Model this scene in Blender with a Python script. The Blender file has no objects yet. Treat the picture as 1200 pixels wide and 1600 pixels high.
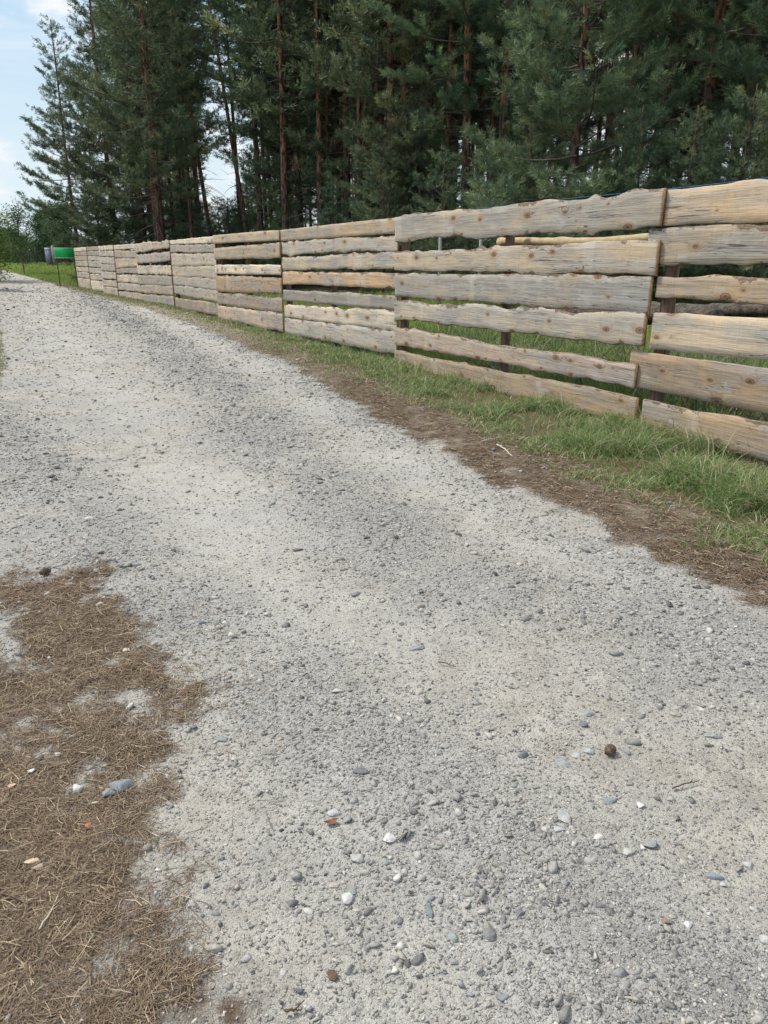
import bpy, math, random
import numpy as np
from mathutils import Matrix, Vector

random.seed(7)
RNG = np.random.default_rng(11)
R = math.radians
scene = bpy.context.scene
COL = scene.collection

# ------------------------------------------------------------------ camera
CAM_H = 1.5
FPX = 1156.0                       # focal length in photo pixels (26 mm equivalent)
PITCH = math.atan2(397.0, FPX)
CP, SP = math.cos(PITCH), math.sin(PITCH)

cam = bpy.data.cameras.new("camera")
cam.sensor_fit = 'VERTICAL'
cam.sensor_height = 36.0
cam.sensor_width = 27.0
cam.lens = 36.0 * FPX / 1600.0
cam.clip_start = 0.05
cam.clip_end = 3000
camo = bpy.data.objects.new("camera", cam)
COL.objects.link(camo)
camo.location = (0, 0, CAM_H)
camo.rotation_euler = (math.pi / 2 - PITCH, 0, 0)
scene.camera = camo


def ray(px, py):
    x, y = px - 600.0, 800.0 - py
    return np.array([x, y * SP + FPX * CP, y * CP - FPX * SP])


def ground_at(px, py, z=0.0):
    d = ray(px, py)
    t = (z - CAM_H) / d[2]
    return np.array([d[0] * t, d[1] * t])


def project(X, Y, Z):
    dz = Z - CAM_H
    yc = Y * SP + dz * CP
    zc = Y * CP - dz * SP
    return 600 + FPX * X / zc, 800 - FPX * yc / zc


def column(px, Y):
    return np.array([(px - 600.0) / (FPX * CP + 397.0 * SP) * Y, Y])


# ------------------------------------------------------------------ noise
def _hash(ix, iy, seed):
    h = (ix.astype(np.int64) * 374761393 + iy.astype(np.int64) * 668265263 + seed * 974634777) & 0x7fffffff
    h = ((h ^ (h >> 13)) * 1274126177) & 0x7fffffff
    h = h ^ (h >> 16)
    return (h & 0xffff) / 65535.0


def vnoise(x, y, seed=0):
    x = np.asarray(x, float); y = np.asarray(y, float)
    ix, iy = np.floor(x), np.floor(y)
    fx, fy = x - ix, y - iy
    fx = fx * fx * (3 - 2 * fx); fy = fy * fy * (3 - 2 * fy)
    a = _hash(ix, iy, seed); b = _hash(ix + 1, iy, seed)
    c = _hash(ix, iy + 1, seed); d = _hash(ix + 1, iy + 1, seed)
    return (a * (1 - fx) + b * fx) * (1 - fy) + (c * (1 - fx) + d * fx) * fy


def fbm(x, y, seed=0, oct=4):
    s, a, t = 0, 0.5, 0
    for i in range(oct):
        s = s + a * vnoise(x * 2 ** i, y * 2 ** i, seed + i * 17)
        t += a; a *= 0.5
    return s / t


def smooth(a, b, x):
    t = np.clip((x - a) / (b - a), 0, 1)
    return t * t * (3 - 2 * t)


def sdist(poly, P):
    """signed distance of points P (n,2) to an open polyline; positive on its right-hand side"""
    best = np.full(len(P), 1e9); sign = np.ones(len(P))
    n = len(poly)
    for i in range(n - 1):
        a, b = poly[i], poly[i + 1]
        d = b - a; L2 = d @ d
        t = (P - a) @ d / L2
        lo = -1e9 if i == 0 else 0
        hi = 1e9 if i == n - 2 else 1
        t = np.clip(t, lo, hi)
        q = P - (a + t[:, None] * d)
        dd = np.hypot(q[:, 0], q[:, 1])
        s = np.sign(q[:, 0] * d[1] - q[:, 1] * d[0])
        m = dd < best - 1e-9
        best[m] = dd[m]; sign[m] = s[m]
    sign[sign == 0] = 1
    return best * sign


def in_poly(poly, P):
    x, y = P[:, 0], P[:, 1]
    ins = np.zeros(len(P), bool)
    n = len(poly)
    for i in range(n):
        x1, y1 = poly[i]; x2, y2 = poly[(i + 1) % n]
        c = ((y1 > y) != (y2 > y)) & (x < (x2 - x1) * (y - y1) / (y2 - y1 + 1e-12) + x1)
        ins ^= c
    return ins


def pdist(poly, P):
    best = np.full(len(P), 1e9)
    n = len(poly)
    for i in range(n):
        a, b = poly[i], poly[(i + 1) % n]
        d = b - a
        t = np.clip((P - a) @ d / (d @ d + 1e-12), 0, 1)
        q = P - (a + t[:, None] * d)
        best = np.minimum(best, np.hypot(q[:, 0], q[:, 1]))
    return np.where(in_poly(poly, P), best, -best)      # positive inside


# ------------------------------------------------------------------ mesh helpers
def make_mesh(name, verts, faces, attrs=None, smooth_shade=False, mats=(), mat_idx=None):
    """faces: list of (n,k) integer arrays"""
    me = bpy.data.meshes.new(name)
    verts = np.asarray(verts, np.float32)
    me.vertices.add(len(verts))
    me.vertices.foreach_set("co", verts.ravel())
    faces = [np.asarray(f, np.int32) for f in faces if len(f)]
    nl = sum(f.size for f in faces); nf = sum(len(f) for f in faces)
    me.loops.add(nl); me.polygons.add(nf)
    me.loops.foreach_set("vertex_index", np.concatenate([f.ravel() for f in faces]))
    tot = np.concatenate([np.full(len(f), f.shape[1], np.int32) for f in faces])
    st = np.concatenate([[0], np.cumsum(tot)[:-1]]).astype(np.int32)
    me.polygons.foreach_set("loop_start", st)
    me.polygons.foreach_set("loop_total", tot)
    if smooth_shade:
        me.polygons.foreach_set("use_smooth", np.ones(nf, bool))
    for m in mats:
        me.materials.append(m)
    if mat_idx is not None:
        me.polygons.foreach_set("material_index", np.asarray(mat_idx, np.int32))
    for k, v in (attrs or {}).items():
        v = np.asarray(v, np.float32)
        if v.ndim == 1:
            a = me.attributes.new(k, 'FLOAT', 'POINT'); a.data.foreach_set("value", v)
        else:
            a = me.attributes.new(k, 'FLOAT_COLOR', 'POINT')
            if v.shape[1] == 3:
                v = np.concatenate([v, np.ones((len(v), 1), np.float32)], 1)
            a.data.foreach_set("color", v.ravel())
    me.update(calc_edges=True)
    return me


def link(name, me, parent=None, loc=(0, 0, 0)):
    o = bpy.data.objects.new(name, me)
    COL.objects.link(o)
    o.location = loc
    if parent is not None:
        o.parent = parent
    return o


def tag(o, label=None, cat=None, group=None, kind=None):
    if label: o['label'] = label
    if cat: o['category'] = cat
    if group: o['group'] = group
    if kind: o['kind'] = kind
    return o


def empty(name, loc, label, cat, group=None, rz=0.0):
    o = link(name, None, None, loc)
    o.empty_display_size = 0.1
    o.rotation_euler.z = rz
    return tag(o, label, cat, group)


def copy_tree(o, parent=None):
    c = o.copy(); COL.objects.link(c)
    if parent is not None:
        c.parent = parent
    for ch in list(o.children):
        copy_tree(ch, c)
    return c


class Geo:
    """collects tubes and boxes into one mesh"""
    def __init__(self):
        self.v = []; self.q = []; self.t = []; self.n = 0

    def tube(self, pts, rad, sides=6, caps=True):
        pts = np.asarray(pts, float); rad = np.broadcast_to(np.asarray(rad, float), (len(pts),))
        T = np.gradient(pts, axis=0); T /= np.linalg.norm(T, axis=1)[:, None] + 1e-9
        up = np.array([0, 0, 1.0]) if abs(T[0][2]) < 0.9 else np.array([1.0, 0, 0])
        N = np.cross(T, up); N /= np.linalg.norm(N, axis=1)[:, None] + 1e-9
        B = np.cross(T, N)
        a = np.arange(sides) / sides * 2 * np.pi
        ring = pts[:, None] + rad[:, None, None] * (np.cos(a)[None, :, None] * N[:, None] + np.sin(a)[None, :, None] * B[:, None])
        m = len(pts); base = self.n
        self.v.append(ring.reshape(-1, 3)); self.n += m * sides
        i = np.arange(m - 1)[:, None]; j = np.arange(sides)[None]
        q = np.stack([i * sides + j, i * sides + (j + 1) % sides, (i + 1) * sides + (j + 1) % sides, (i + 1) * sides + j], -1).reshape(-1, 4) + base
        self.q.append(q)
        if caps:
            for e, fl in ((0, False), (m - 1, True)):
                self.v.append(pts[e][None]); c = self.n; self.n += 1
                jj = np.arange(sides)
                t = np.stack([np.full(sides, c), base + e * sides + (jj + 1) % sides, base + e * sides + jj], -1)
                self.t.append(t if not fl else t[:, ::-1])

    def box(self, c, s, M=None):
        c = np.asarray(c, float); s = np.asarray(s, float) / 2
        sg = np.array([[x, y, z] for z in (-1, 1) for y in (-1, 1) for x in (-1, 1)], float) * s
        if M is not None:
            sg = sg @ np.asarray(M).T
        self.v.append(sg + c)
        f = np.array([[0, 2, 3, 1], [4, 5, 7, 6], [0, 1, 5, 4], [2, 6, 7, 3], [0, 4, 6, 2], [1, 3, 7, 5]]) + self.n
        self.q.append(f); self.n += 8

    def mesh(self, name, mats=(), smooth_shade=False, attrs=None):
        return make_mesh(name, np.concatenate(self.v), [np.concatenate(self.q) if self.q else [], np.concatenate(self.t) if self.t else []],
                         attrs, smooth_shade, mats)


# ------------------------------------------------------------------ materials
def new_mat(name):
    m = bpy.data.materials.new(name); m.use_nodes = True
    nt = m.node_tree; nt.nodes.clear()
    out = nt.nodes.new('ShaderNodeOutputMaterial')
    b = nt.nodes.new('ShaderNodeBsdfPrincipled')
    nt.links.new(b.outputs[0], out.inputs[0])
    b.inputs['Roughness'].default_value = 0.9
    b.inputs['Specular IOR Level'].default_value = 0.2
    return m, nt, b, out


class NT:
    def __init__(self, nt):
        self.nt = nt

    def n(self, t, **kw):
        nd = self.nt.nodes.new(t)
        for k, v in kw.items():
            setattr(nd, k, v)
        return nd

    def l(self, a, b):
        self.nt.links.new(a, b)

    def val(self, sock, v):
        if hasattr(v, 'node'):
            self.l(v, sock)
        else:
            sock.default_value = v

    def math(self, op, a, b=0.0, c=0.0, clamp=False):
        nd = self.n('ShaderNodeMath', operation=op, use_clamp=clamp)
        self.val(nd.inputs[0], a); self.val(nd.inputs[1], b); self.val(nd.inputs[2], c)
        return nd.outputs[0]

    def mix(self, f, a, b, blend='MIX'):
        nd = self.n('ShaderNodeMix', data_type='RGBA', blend_type=blend)
        self.val(nd.inputs[0], f)
        for s, v in ((nd.inputs[6], a), (nd.inputs[7], b)):
            if isinstance(v, (tuple, list)):
                v = (*v[:3], 1.0)
            self.val(s, v)
        return nd.outputs[2]

    def ramp(self, f, stops, interp='LINEAR'):
        nd = self.n('ShaderNodeValToRGB')
        cr = nd.color_ramp; cr.interpolation = interp
        while len(cr.elements) < len(stops):
            cr.elements.new(0.5)
        for e, (p, c) in zip(cr.elements, stops):
            e.position = p
            e.color = (*c[:3], 1.0) if isinstance(c, (tuple, list)) else (c, c, c, 1.0)
        self.val(nd.inputs[0], f)
        return nd.outputs[0]

    def step(self, f, a, b):
        nd = self.n('ShaderNodeMapRange', interpolation_type='SMOOTHSTEP')
        self.val(nd.inputs[0], f); self.val(nd.inputs[1], a); self.val(nd.inputs[2], b)
        return nd.outputs[0]

    def noise(self, vec, scale, detail=4.0, rough=0.55, dist=0.0, out=0):
        nd = self.n('ShaderNodeTexNoise')
        if vec is not None: self.l(vec, nd.inputs['Vector'])
        nd.inputs['Scale'].default_value = scale; nd.inputs['Detail'].default_value = detail
        nd.inputs['Roughness'].default_value = rough; nd.inputs['Distortion'].default_value = dist
        return nd.outputs[out]

    def voro(self, vec, scale, feature='F1', rnd=1.0, dims='3D'):
        nd = self.n('ShaderNodeTexVoronoi', feature=feature, voronoi_dimensions=dims)
        if vec is not None: self.l(vec, nd.inputs['Vector'])
        nd.inputs['Scale'].default_value = scale; nd.inputs['Randomness'].default_value = rnd
        return nd

    def mapping(self, vec, loc=(0, 0, 0), rot=(0, 0, 0), scale=(1, 1, 1)):
        nd = self.n('ShaderNodeMapping')
        self.l(vec, nd.inputs[0])
        self.val(nd.inputs[1], loc)
        nd.inputs[2].default_value = rot; nd.inputs[3].default_value = scale
        return nd.outputs[0]

    def attr(self, name, out='Fac', typ='GEOMETRY'):
        nd = self.n('ShaderNodeAttribute', attribute_name=name, attribute_type=typ)
        return nd.outputs[out]

    def bump(self, h, strength=0.5, dist=0.01, normal=None):
        nd = self.n('ShaderNodeBump')
        nd.inputs['Strength'].default_value = strength; nd.inputs['Distance'].default_value = dist
        self.l(h, nd.inputs['Height'])
        if normal is not None: self.l(normal, nd.inputs['Normal'])
        return nd.outputs[0]


def mat_ground():
    m, nt, b, out = new_mat("soil_and_gravel")
    g = NT(nt)
    P = g.n('ShaderNodeTexCoord').outputs['Object']
    big = g.noise(P, 0.9, 5, 0.6)
    mid = g.noise(P, 6.0, 6, 0.65)
    fine = g.noise(P, 90.0, 4, 0.7)
    vfine = g.noise(P, 320.0, 2, 0.6)
    # gravel
    sand = g.mix(g.step(mid, 0.35, 0.65), (0.37, 0.335, 0.27), (0.53, 0.495, 0.42))
    sand = g.mix(g.step(big, 0.4, 0.62), sand, (0.405, 0.385, 0.345))
    sand = g.mix(g.math('MULTIPLY', g.step(vfine, 0.50, 0.70), 0.5), sand, (0.22, 0.21, 0.195))
    sand = g.mix(g.math('MULTIPLY', g.step(vfine, 0.46, 0.34), 0.45), sand, (0.66, 0.65, 0.61))
    Pw = g.n('ShaderNodeVectorMath', operation='ADD'); g.l(P, Pw.inputs[0])
    nw = g.n('ShaderNodeTexNoise'); g.l(P, nw.inputs['Vector']); nw.inputs['Scale'].default_value = 70.0
    sc_ = g.n('ShaderNodeVectorMath', operation='SCALE'); g.l(nw.outputs['Color'], sc_.inputs[0]); sc_.inputs['Scale'].default_value = 0.012; g.l(sc_.outputs[0], Pw.inputs[1])
    v1 = g.voro(Pw.outputs[0], 68.0); v2 = g.voro(Pw.outputs[0], 150.0)
    sep1 = g.n('ShaderNodeSeparateColor'); g.l(v1.outputs['Color'], sep1.inputs[0])
    sep2 = g.n('ShaderNodeSeparateColor'); g.l(v2.outputs['Color'], sep2.inputs[0])
    peb1 = g.math('MULTIPLY', g.step(sep1.outputs[0], 0.70, 0.74), g.step(v1.outputs['Distance'], 0.42, 0.30))
    peb2 = g.math('MULTIPLY', g.step(sep2.outputs[0], 0.55, 0.60), g.step(v2.outputs['Distance'], 0.45, 0.32))
    loose = g.attr('loose')
    pcol1 = g.ramp(sep1.outputs[1], [(0.0, (0.13, 0.135, 0.14)), (0.45, (0.25, 0.25, 0.25)), (0.8, (0.40, 0.39, 0.365)), (1.0, (0.60, 0.58, 0.54))])
    pcol2 = g.ramp(sep2.outputs[1], [(0.0, (0.10, 0.10, 0.105)), (0.5, (0.235, 0.235, 0.235)), (1.0, (0.55, 0.54, 0.51))])
    gr = g.mix(g.math('MULTIPLY', peb2, g.math('ADD', 0.22, g.math('MULTIPLY', loose, 0.6))), sand, pcol2)
    gr = g.mix(g.math('MULTIPLY', peb1, g.math('ADD', 0.18, g.math('MULTIPLY', loose, 0.6))), gr, pcol1)
    gr = g.mix(g.math('MULTIPLY', loose, g.math('ADD', 0.12, g.math('MULTIPLY', g.step(fine, 0.40, 0.62), 0.5))), gr, (0.235, 0.235, 0.235))
    pit = g.noise(P, 150.0, 3, 0.75)
    gr = g.mix(g.math('MULTIPLY', g.step(pit, 0.56, 0.70), 0.52), gr, (0.13, 0.122, 0.11))
    patch = g.noise(P, 2.6, 6, 0.7, 0.4)
    gr = g.mix(g.math('MULTIPLY', g.step(patch, 0.50, 0.68), 0.38), gr, (0.215, 0.21, 0.20))
    co = g.noise(P, 24.0, 5, 0.72)
    gr = g.mix(g.math('MULTIPLY', g.step(co, 0.52, 0.66), 0.32), gr, (0.175, 0.172, 0.165))
    gr = g.mix(g.math('MULTIPLY', g.step(co, 0.46, 0.34), 0.40), gr, (0.60, 0.585, 0.545))
    # packed sandy dust along tracks
    dust = g.attr('dust')
    gr = g.mix(g.math('MULTIPLY', dust, g.math('ADD', 0.35, g.math('MULTIPLY', g.step(fine, 0.62, 0.40), 0.4))), gr, (0.53, 0.51, 0.465))
    # bare dirt
    dirt = g.mix(g.step(mid, 0.3, 0.7), (0.20, 0.155, 0.11), (0.36, 0.30, 0.225))
    dirt = g.mix(g.math('MULTIPLY', g.step(fine, 0.5, 0.7), 0.5), dirt, (0.12, 0.09, 0.06))
    # needle mat: three crossed streak directions
    mats = None
    for i, (ang, sc) in enumerate(((0.4, 1.0), (1.5, 1.2), (2.5, 0.9))):
        mp = g.mapping(P, rot=(0, 0, ang), scale=(26 * sc, 330 * sc, 30))
        s = g.noise(mp, 1.0, 3, 0.6, 0.3)
        mats = s if mats is None else g.math('MAXIMUM', mats, s)
    needle = g.ramp(mats, [(0.45, (0.075, 0.05, 0.032)), (0.58, (0.18, 0.122, 0.078)), (0.68, (0.27, 0.195, 0.125)), (0.80, (0.42, 0.32, 0.21))])
    needle = g.mix(g.math('MULTIPLY', g.step(mid, 0.45, 0.7), 0.4), needle, (0.16, 0.095, 0.062))
    # soil under the grass
    soil = g.mix(g.step(mid, 0.35, 0.65), (0.10, 0.095, 0.04), (0.16, 0.115, 0.07))
    soil = g.mix(g.math('MULTIPLY', g.step(fine, 0.5, 0.65), 0.5), soil, (0.07, 0.10, 0.026))
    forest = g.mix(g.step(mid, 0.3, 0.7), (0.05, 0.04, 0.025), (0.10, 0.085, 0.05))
    wob = g.math('ADD', g.math('MULTIPLY', g.math('SUBTRACT', fine, 0.5), 0.9), g.math('MULTIPLY', g.math('SUBTRACT', mid, 0.5), 1.0))

    def mask(name, soft=0.22):
        a = g.math('ADD', g.attr(name), wob)
        return g.step(a, 0.5 - soft, 0.5 + soft)
    c = g.mix(mask('road', 0.3), dirt, gr)
    c = g.mix(mask('grassy'), c, soil)
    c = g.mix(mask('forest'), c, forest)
    lit = mask('litter', 0.4)
    c = g.mix(lit, c, needle)
    g.l(c, b.inputs['Base Color'])
    h = g.math('ADD', g.math('MULTIPLY', fine, 0.5), g.math('MULTIPLY', vfine, 0.25))
    h = g.math('ADD', h, g.math('MULTIPLY', peb1, 0.5))
    h = g.math('ADD', h, g.math('MULTIPLY', peb2, 0.25))
    h = g.math('ADD', h, g.math('MULTIPLY', g.math('MULTIPLY', mats, lit), 0.9))
    g.l(g.bump(h, 1.0, 0.016), b.inputs['Normal'])
    b.inputs['Roughness'].default_value = 0.95
    return m


def mat_tint(name, rough=0.85, bump_scale=None, spec=0.2, var=0.25, translucent=0.0, obj_var=0.0):
    """colour from the 'tint' attribute, broken up with noise"""
    m, nt, b, out = new_mat(name)
    g = NT(nt)
    P = g.n('ShaderNodeTexCoord').outputs['Object']
    c = g.attr('tint', 'Color')
    if bump_scale:
        n = g.noise(P, bump_scale, 4, 0.6)
        c = g.mix(g.math('MULTIPLY', g.step(n, 0.42, 0.66), var), c, g.mix(1.0, c, (0.35, 0.33, 0.3), 'MULTIPLY'))
        g.l(g.bump(n, 0.6, 0.01), b.inputs['Normal'])
    if obj_var:
        r = g.n('ShaderNodeObjectInfo').outputs['Random']
        hsv = g.n('ShaderNodeHueSaturation')
        g.val(hsv.inputs['Hue'], g.math('ADD', 0.5 - 0.03 * obj_var, g.math('MULTIPLY', r, 0.06 * obj_var)))
        g.val(hsv.inputs['Value'], g.math('ADD', 1 - 0.25 * obj_var, g.math('MULTIPLY', g.math('FRACT', g.math('MULTIPLY', r, 7.31)), 0.5 * obj_var)))
        g.l(c, hsv.inputs['Color']); c = hsv.outputs[0]
    g.l(c, b.inputs['Base Color'])
    b.inputs['Roughness'].default_value = rough
    b.inputs['Specular IOR Level'].default_value = spec
    if translucent:
        tr = g.n('ShaderNodeBsdfTranslucent'); g.l(c, tr.inputs[0])
        mx = g.n('ShaderNodeMixShader'); mx.inputs[0].default_value = translucent
        g.l(b.outputs[0], mx.inputs[1]); g.l(tr.outputs[0], mx.inputs[2])
        g.l(mx.outputs[0], out.inputs[0])
    return m


def mat_board():
    """weathered pine board; object colour sets the tone of each board"""
    m, nt, b, out = new_mat("weathered_board")
    g = NT(nt)
    oi = g.n('ShaderNodeObjectInfo')
    P0 = g.n('ShaderNodeTexCoord').outputs['Object']
    off = g.n('ShaderNodeCombineXYZ')
    r = oi.outputs['Random']
    g.val(off.inputs[0], g.math('MULTIPLY', r, 57.0)); g.val(off.inputs[2], g.math('MULTIPLY', r, 23.0))
    va = g.n('ShaderNodeVectorMath', operation='ADD'); g.l(P0, va.inputs[0]); g.l(off.outputs[0], va.inputs[1])
    P = va.outputs[0]
    # knots on a sparse jittered lattice; the grain bends round them
    sp = g.n('ShaderNodeSeparateXYZ'); g.l(P, sp.inputs[0])
    kc = g.n('ShaderNodeCombineXYZ'); g.l(g.math('MULTIPLY', sp.outputs[0], 2.6), kc.inputs[0]); g.l(g.math('MULTIPLY', sp.outputs[2], 5.2), kc.inputs[1])
    kv = g.voro(kc.outputs[0], 1.0, rnd=0.9, dims='2D')
    ks = g.n('ShaderNodeSeparateColor'); g.l(kv.outputs['Color'], ks.inputs[0])
    size = g.math('MULTIPLY', g.math('ADD', 0.32, g.math('MULTIPLY', ks.outputs[0], 1.25)), g.step(ks.outputs[1], 0.52, 0.60))
    kd = g.math('DIVIDE', kv.outputs['Distance'], g.math('MAXIMUM', size, 0.02))
    knot = g.math('MULTIPLY', g.step(kd, 0.115, 0.08), g.math('ADD', 0.55, g.math('MULTIPLY', g.step(g.math('ABSOLUTE', g.math('SUBTRACT', kd, 0.06)), 0.012, 0.03), 0.45)))
    halo = g.step(kd, 0.30, 0.06)
    # grain
    bend = g.math('MULTIPLY', halo, 0.05)
    sx = g.n('ShaderNodeSeparateXYZ'); g.l(P, sx.inputs[0])
    zz = g.math('ADD', sx.outputs[2], bend)
    cx = g.n('ShaderNodeCombineXYZ'); g.l(sx.outputs[0], cx.inputs[0]); g.l(sx.outputs[1], cx.inputs[1]); g.l(zz, cx.inputs[2])
    G = cx.outputs[0]
    big = g.noise(g.mapping(G, scale=(0.8, 1, 7.0)), 1.0, 4, 0.6, 0.6)
    gr1 = g.noise(g.mapping(G, scale=(1.6, 8, 42)), 1.0, 5, 0.62, 0.5)
    gr2 = g.noise(g.mapping(G, scale=(5, 30, 190)), 1.0, 3, 0.6, 0.2)
    patch = g.noise(g.mapping(P, scale=(0.9, 1, 3.0)), 1.0, 5, 0.65)
    grime = g.noise(P, 9.0, 5, 0.7)
    tone = oi.outputs['Color']
    c = g.mix(g.math('MULTIPLY', g.step(gr1, 0.38, 0.66), 0.75), tone, g.mix(1.0, tone, (0.62, 0.57, 0.52), 'MULTIPLY'))
    c = g.mix(g.math('MULTIPLY', g.step(big, 0.46, 0.64), 0.55), c, g.mix(1.0, tone, (1.18, 1.03, 0.80), 'MULTIPLY'))
    c = g.mix(g.math('MULTIPLY', g.step(patch, 0.47, 0.62), 0.72), c, (0.325, 0.315, 0.30))
    c = g.mix(g.math('MULTIPLY', g.step(patch, 0.46, 0.33), 0.38), c, g.mix(1.0, tone, (1.30, 1.12, 0.92), 'MULTIPLY'))
    c = g.mix(g.math('MULTIPLY', g.step(gr2, 0.52, 0.70), 0.55), c, g.mix(1.0, tone, (0.5, 0.43, 0.36), 'MULTIPLY'))
    c = g.mix(g.math('MULTIPLY', g.step(grime, 0.56, 0.78), 0.5), c, (0.16, 0.13, 0.105))
    mott = g.noise(g.mapping(P, scale=(2.6, 1, 5.5), loc=(3.1, 0, 8.0)), 1.0, 6, 0.68, 0.4)
    c = g.mix(g.math('MULTIPLY', g.step(mott, 0.53, 0.63), 0.45), c, g.mix(1.0, tone, (1.22, 1.03, 0.76), 'MULTIPLY'))
    c = g.mix(g.math('MULTIPLY', g.step(mott, 0.45, 0.36), 0.50), c, (0.46, 0.445, 0.41))
    # pale stripes across the board where the stacking strips lay
    st = g.noise(g.mapping(P, scale=(2.1, 0, 0.02)), 1.0, 0, 0.5)
    c = g.mix(g.math('MULTIPLY', g.step(st, 0.66, 0.70), 0.22), c, (0.62, 0.57, 0.49))
    c = g.mix(g.math('MULTIPLY', halo, 0.5), c, (0.34, 0.20, 0.105))
    c = g.mix(g.math('MULTIPLY', knot, 0.88), c, (0.095, 0.052, 0.03))
    # saw marks and bark left along the edges
    saw = g.noise(g.mapping(P, rot=(0, 0.12, 0), scale=(75, 1, 1.5)), 1.0, 2, 0.6)
    c = g.mix(g.math('MULTIPLY', g.step(saw, 0.52, 0.70), 0.22), c, g.mix(1.0, tone, (0.55, 0.5, 0.45), 'MULTIPLY'))
    ed = g.attr('edge_dist')
    bk = g.noise(g.mapping(P, scale=(2.2, 1, 3)), 1.0, 5, 0.7)
    bkf = g.noise(P, 60.0, 4, 0.7)
    reach = g.math('ADD', g.math('MULTIPLY', g.math('SUBTRACT', bk, 0.50), 0.30), g.math('MULTIPLY', g.math('SUBTRACT', bkf, 0.5), 0.03))
    bark = g.step(g.math('SUBTRACT', reach, ed), -0.004, 0.006)
    c = g.mix(g.math('MULTIPLY', bark, 0.85), c, g.mix(g.step(bkf, 0.4, 0.6), (0.085, 0.055, 0.038), (0.235, 0.155, 0.105)))
    # cracks
    cr = g.noise(g.mapping(G, scale=(0.7, 1, 26)), 1.0, 2, 0.5, 0.8)
    crack = g.step(g.math('ABSOLUTE', g.math('SUBTRACT', cr, 0.5)), 0.010, 0.003)
    crack = g.math('MULTIPLY', crack, g.step(patch, 0.44, 0.56))
    c = g.mix(g.math('MULTIPLY', crack, 0.8), c, (0.05, 0.04, 0.03))
    g.l(c, b.inputs['Base Color'])
    h = g.math('SUBTRACT', g.math('MULTIPLY', gr2, 0.6), g.math('MULTIPLY', crack, 1.0))
    h = g.math('ADD', h, g.math('MULTIPLY', gr1, 0.9))
    h = g.math('ADD', h, g.math('MULTIPLY', saw, 0.25))
    h = g.math('ADD', h, g.math('MULTIPLY', g.math('MULTIPLY', bark, bkf), 1.2))
    g.l(g.bump(h, 0.8, 0.008), b.inputs['Normal'])
    b.inputs['Roughness'].default_value = 0.82
    return m


def mat_simple(name, c1, c2, scale=8.0, stretch=(1, 1, 1), rough=0.85, bump=0.4, bdist=0.01, metal=0.0, lo=0.35, hi=0.65):
    m, nt, b, out = new_mat(name)
    g = NT(nt)
    P = g.mapping(g.n('ShaderNodeTexCoord').outputs['Object'], scale=stretch)
    n = g.noise(P, scale, 5, 0.62, 0.2)
    g.l(g.mix(g.step(n, lo, hi), c1, c2), b.inputs['Base Color'])
    if bump: g.l(g.bump(n, bump, bdist), b.inputs['Normal'])
    b.inputs['Roughness'].default_value = rough
    b.inputs['Metallic'].default_value = metal
    return m


def mat_pine_bark():
    m, nt, b, out = new_mat("pine_bark")
    g = NT(nt)
    P = g.n('ShaderNodeTexCoord').outputs['Object']
    sx = g.n('ShaderNodeSeparateXYZ'); g.l(P, sx.inputs[0])
    v = g.voro(g.mapping(P, scale=(1, 1, 0.28)), 15.0)
    n = g.noise(g.mapping(P, scale=(1, 1, 0.3)), 14.0, 5, 0.65)
    low = g.mix(g.step(n, 0.35, 0.68), (0.070, 0.050, 0.042), (0.175, 0.125, 0.105))
    high = g.mix(g.step(n, 0.35, 0.65), (0.20, 0.10, 0.062), (0.36, 0.19, 0.11))
    t = g.step(g.math('ADD', sx.outputs[2], g.math('MULTIPLY', n, 3.0)), 3.2, 8.5)
    c = g.mix(t, low, high)
    c = g.mix(g.step(v.outputs['Distance'], 0.45, 0.75), c, (0.045, 0.033, 0.028))
    g.l(c, b.inputs['Base Color'])
    g.l(g.bump(g.math('SUBTRACT', n, v.outputs['Distance']), 0.8, 0.03), b.inputs['Normal'])
    return m


M_GROUND = mat_ground()
M_STONE = mat_tint("stone", 0.88, 60.0, 0.25, 0.4)
M_NEEDLE_DRY = mat_tint("dry_needles", 0.8, None, 0.2)
M_GRASS = mat_tint("grass_blades", 0.6, None, 0.3, translucent=0.3)
M_PINE = mat_tint("pine_needles_green", 0.6, None, 0.35, translucent=0.2, obj_var=1.1)
M_LEAF = mat_tint("leaves", 0.6, None, 0.3, translucent=0.35, obj_var=0.4)
M_BARK = mat_pine_bark()
M_LIMB = mat_simple("bare_limb", (0.10, 0.08, 0.066), (0.21, 0.17, 0.14), 20)
M_BOARD = mat_board()
M_ENDGRAIN = mat_simple("end_grain", (0.34, 0.17, 0.07), (0.52, 0.30, 0.14), 40, bump=0.2)
M_WANE = mat_simple("bark_edge", (0.15, 0.105, 0.075), (0.34, 0.27, 0.195), 14, (1, 1, 1), lo=0.3, hi=0.7)
M_POST = mat_simple("old_post_wood", (0.085, 0.055, 0.04), (0.20, 0.135, 0.10), 5, (8, 8, 0.8))
M_PEELED = mat_simple("peeled_wood", (0.50, 0.38, 0.22), (0.62, 0.50, 0.32), 3, (1, 6, 6), bump=0.2)
M_LOGBARK = mat_simple("log_bark", (0.05, 0.042, 0.036), (0.15, 0.125, 0.10), 9, (1, 3, 3))
M_GREEN = mat_simple("green_sheet", (0.018, 0.46, 0.12), (0.025, 0.54, 0.15), 3, bump=0.0, rough=0.5)
M_WHITE = mat_simple("white_edging", (0.62, 0.64, 0.62), (0.75, 0.76, 0.74), 9, bump=0.1)
M_CONC = mat_simple("pale_concrete", (0.24, 0.24, 0.23), (0.34, 0.34, 0.32), 12)
M_GREYMETAL = mat_simple("grey_sheet", (0.24, 0.27, 0.34), (0.33, 0.36, 0.43), 4, bump=0.1, rough=0.5)
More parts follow.
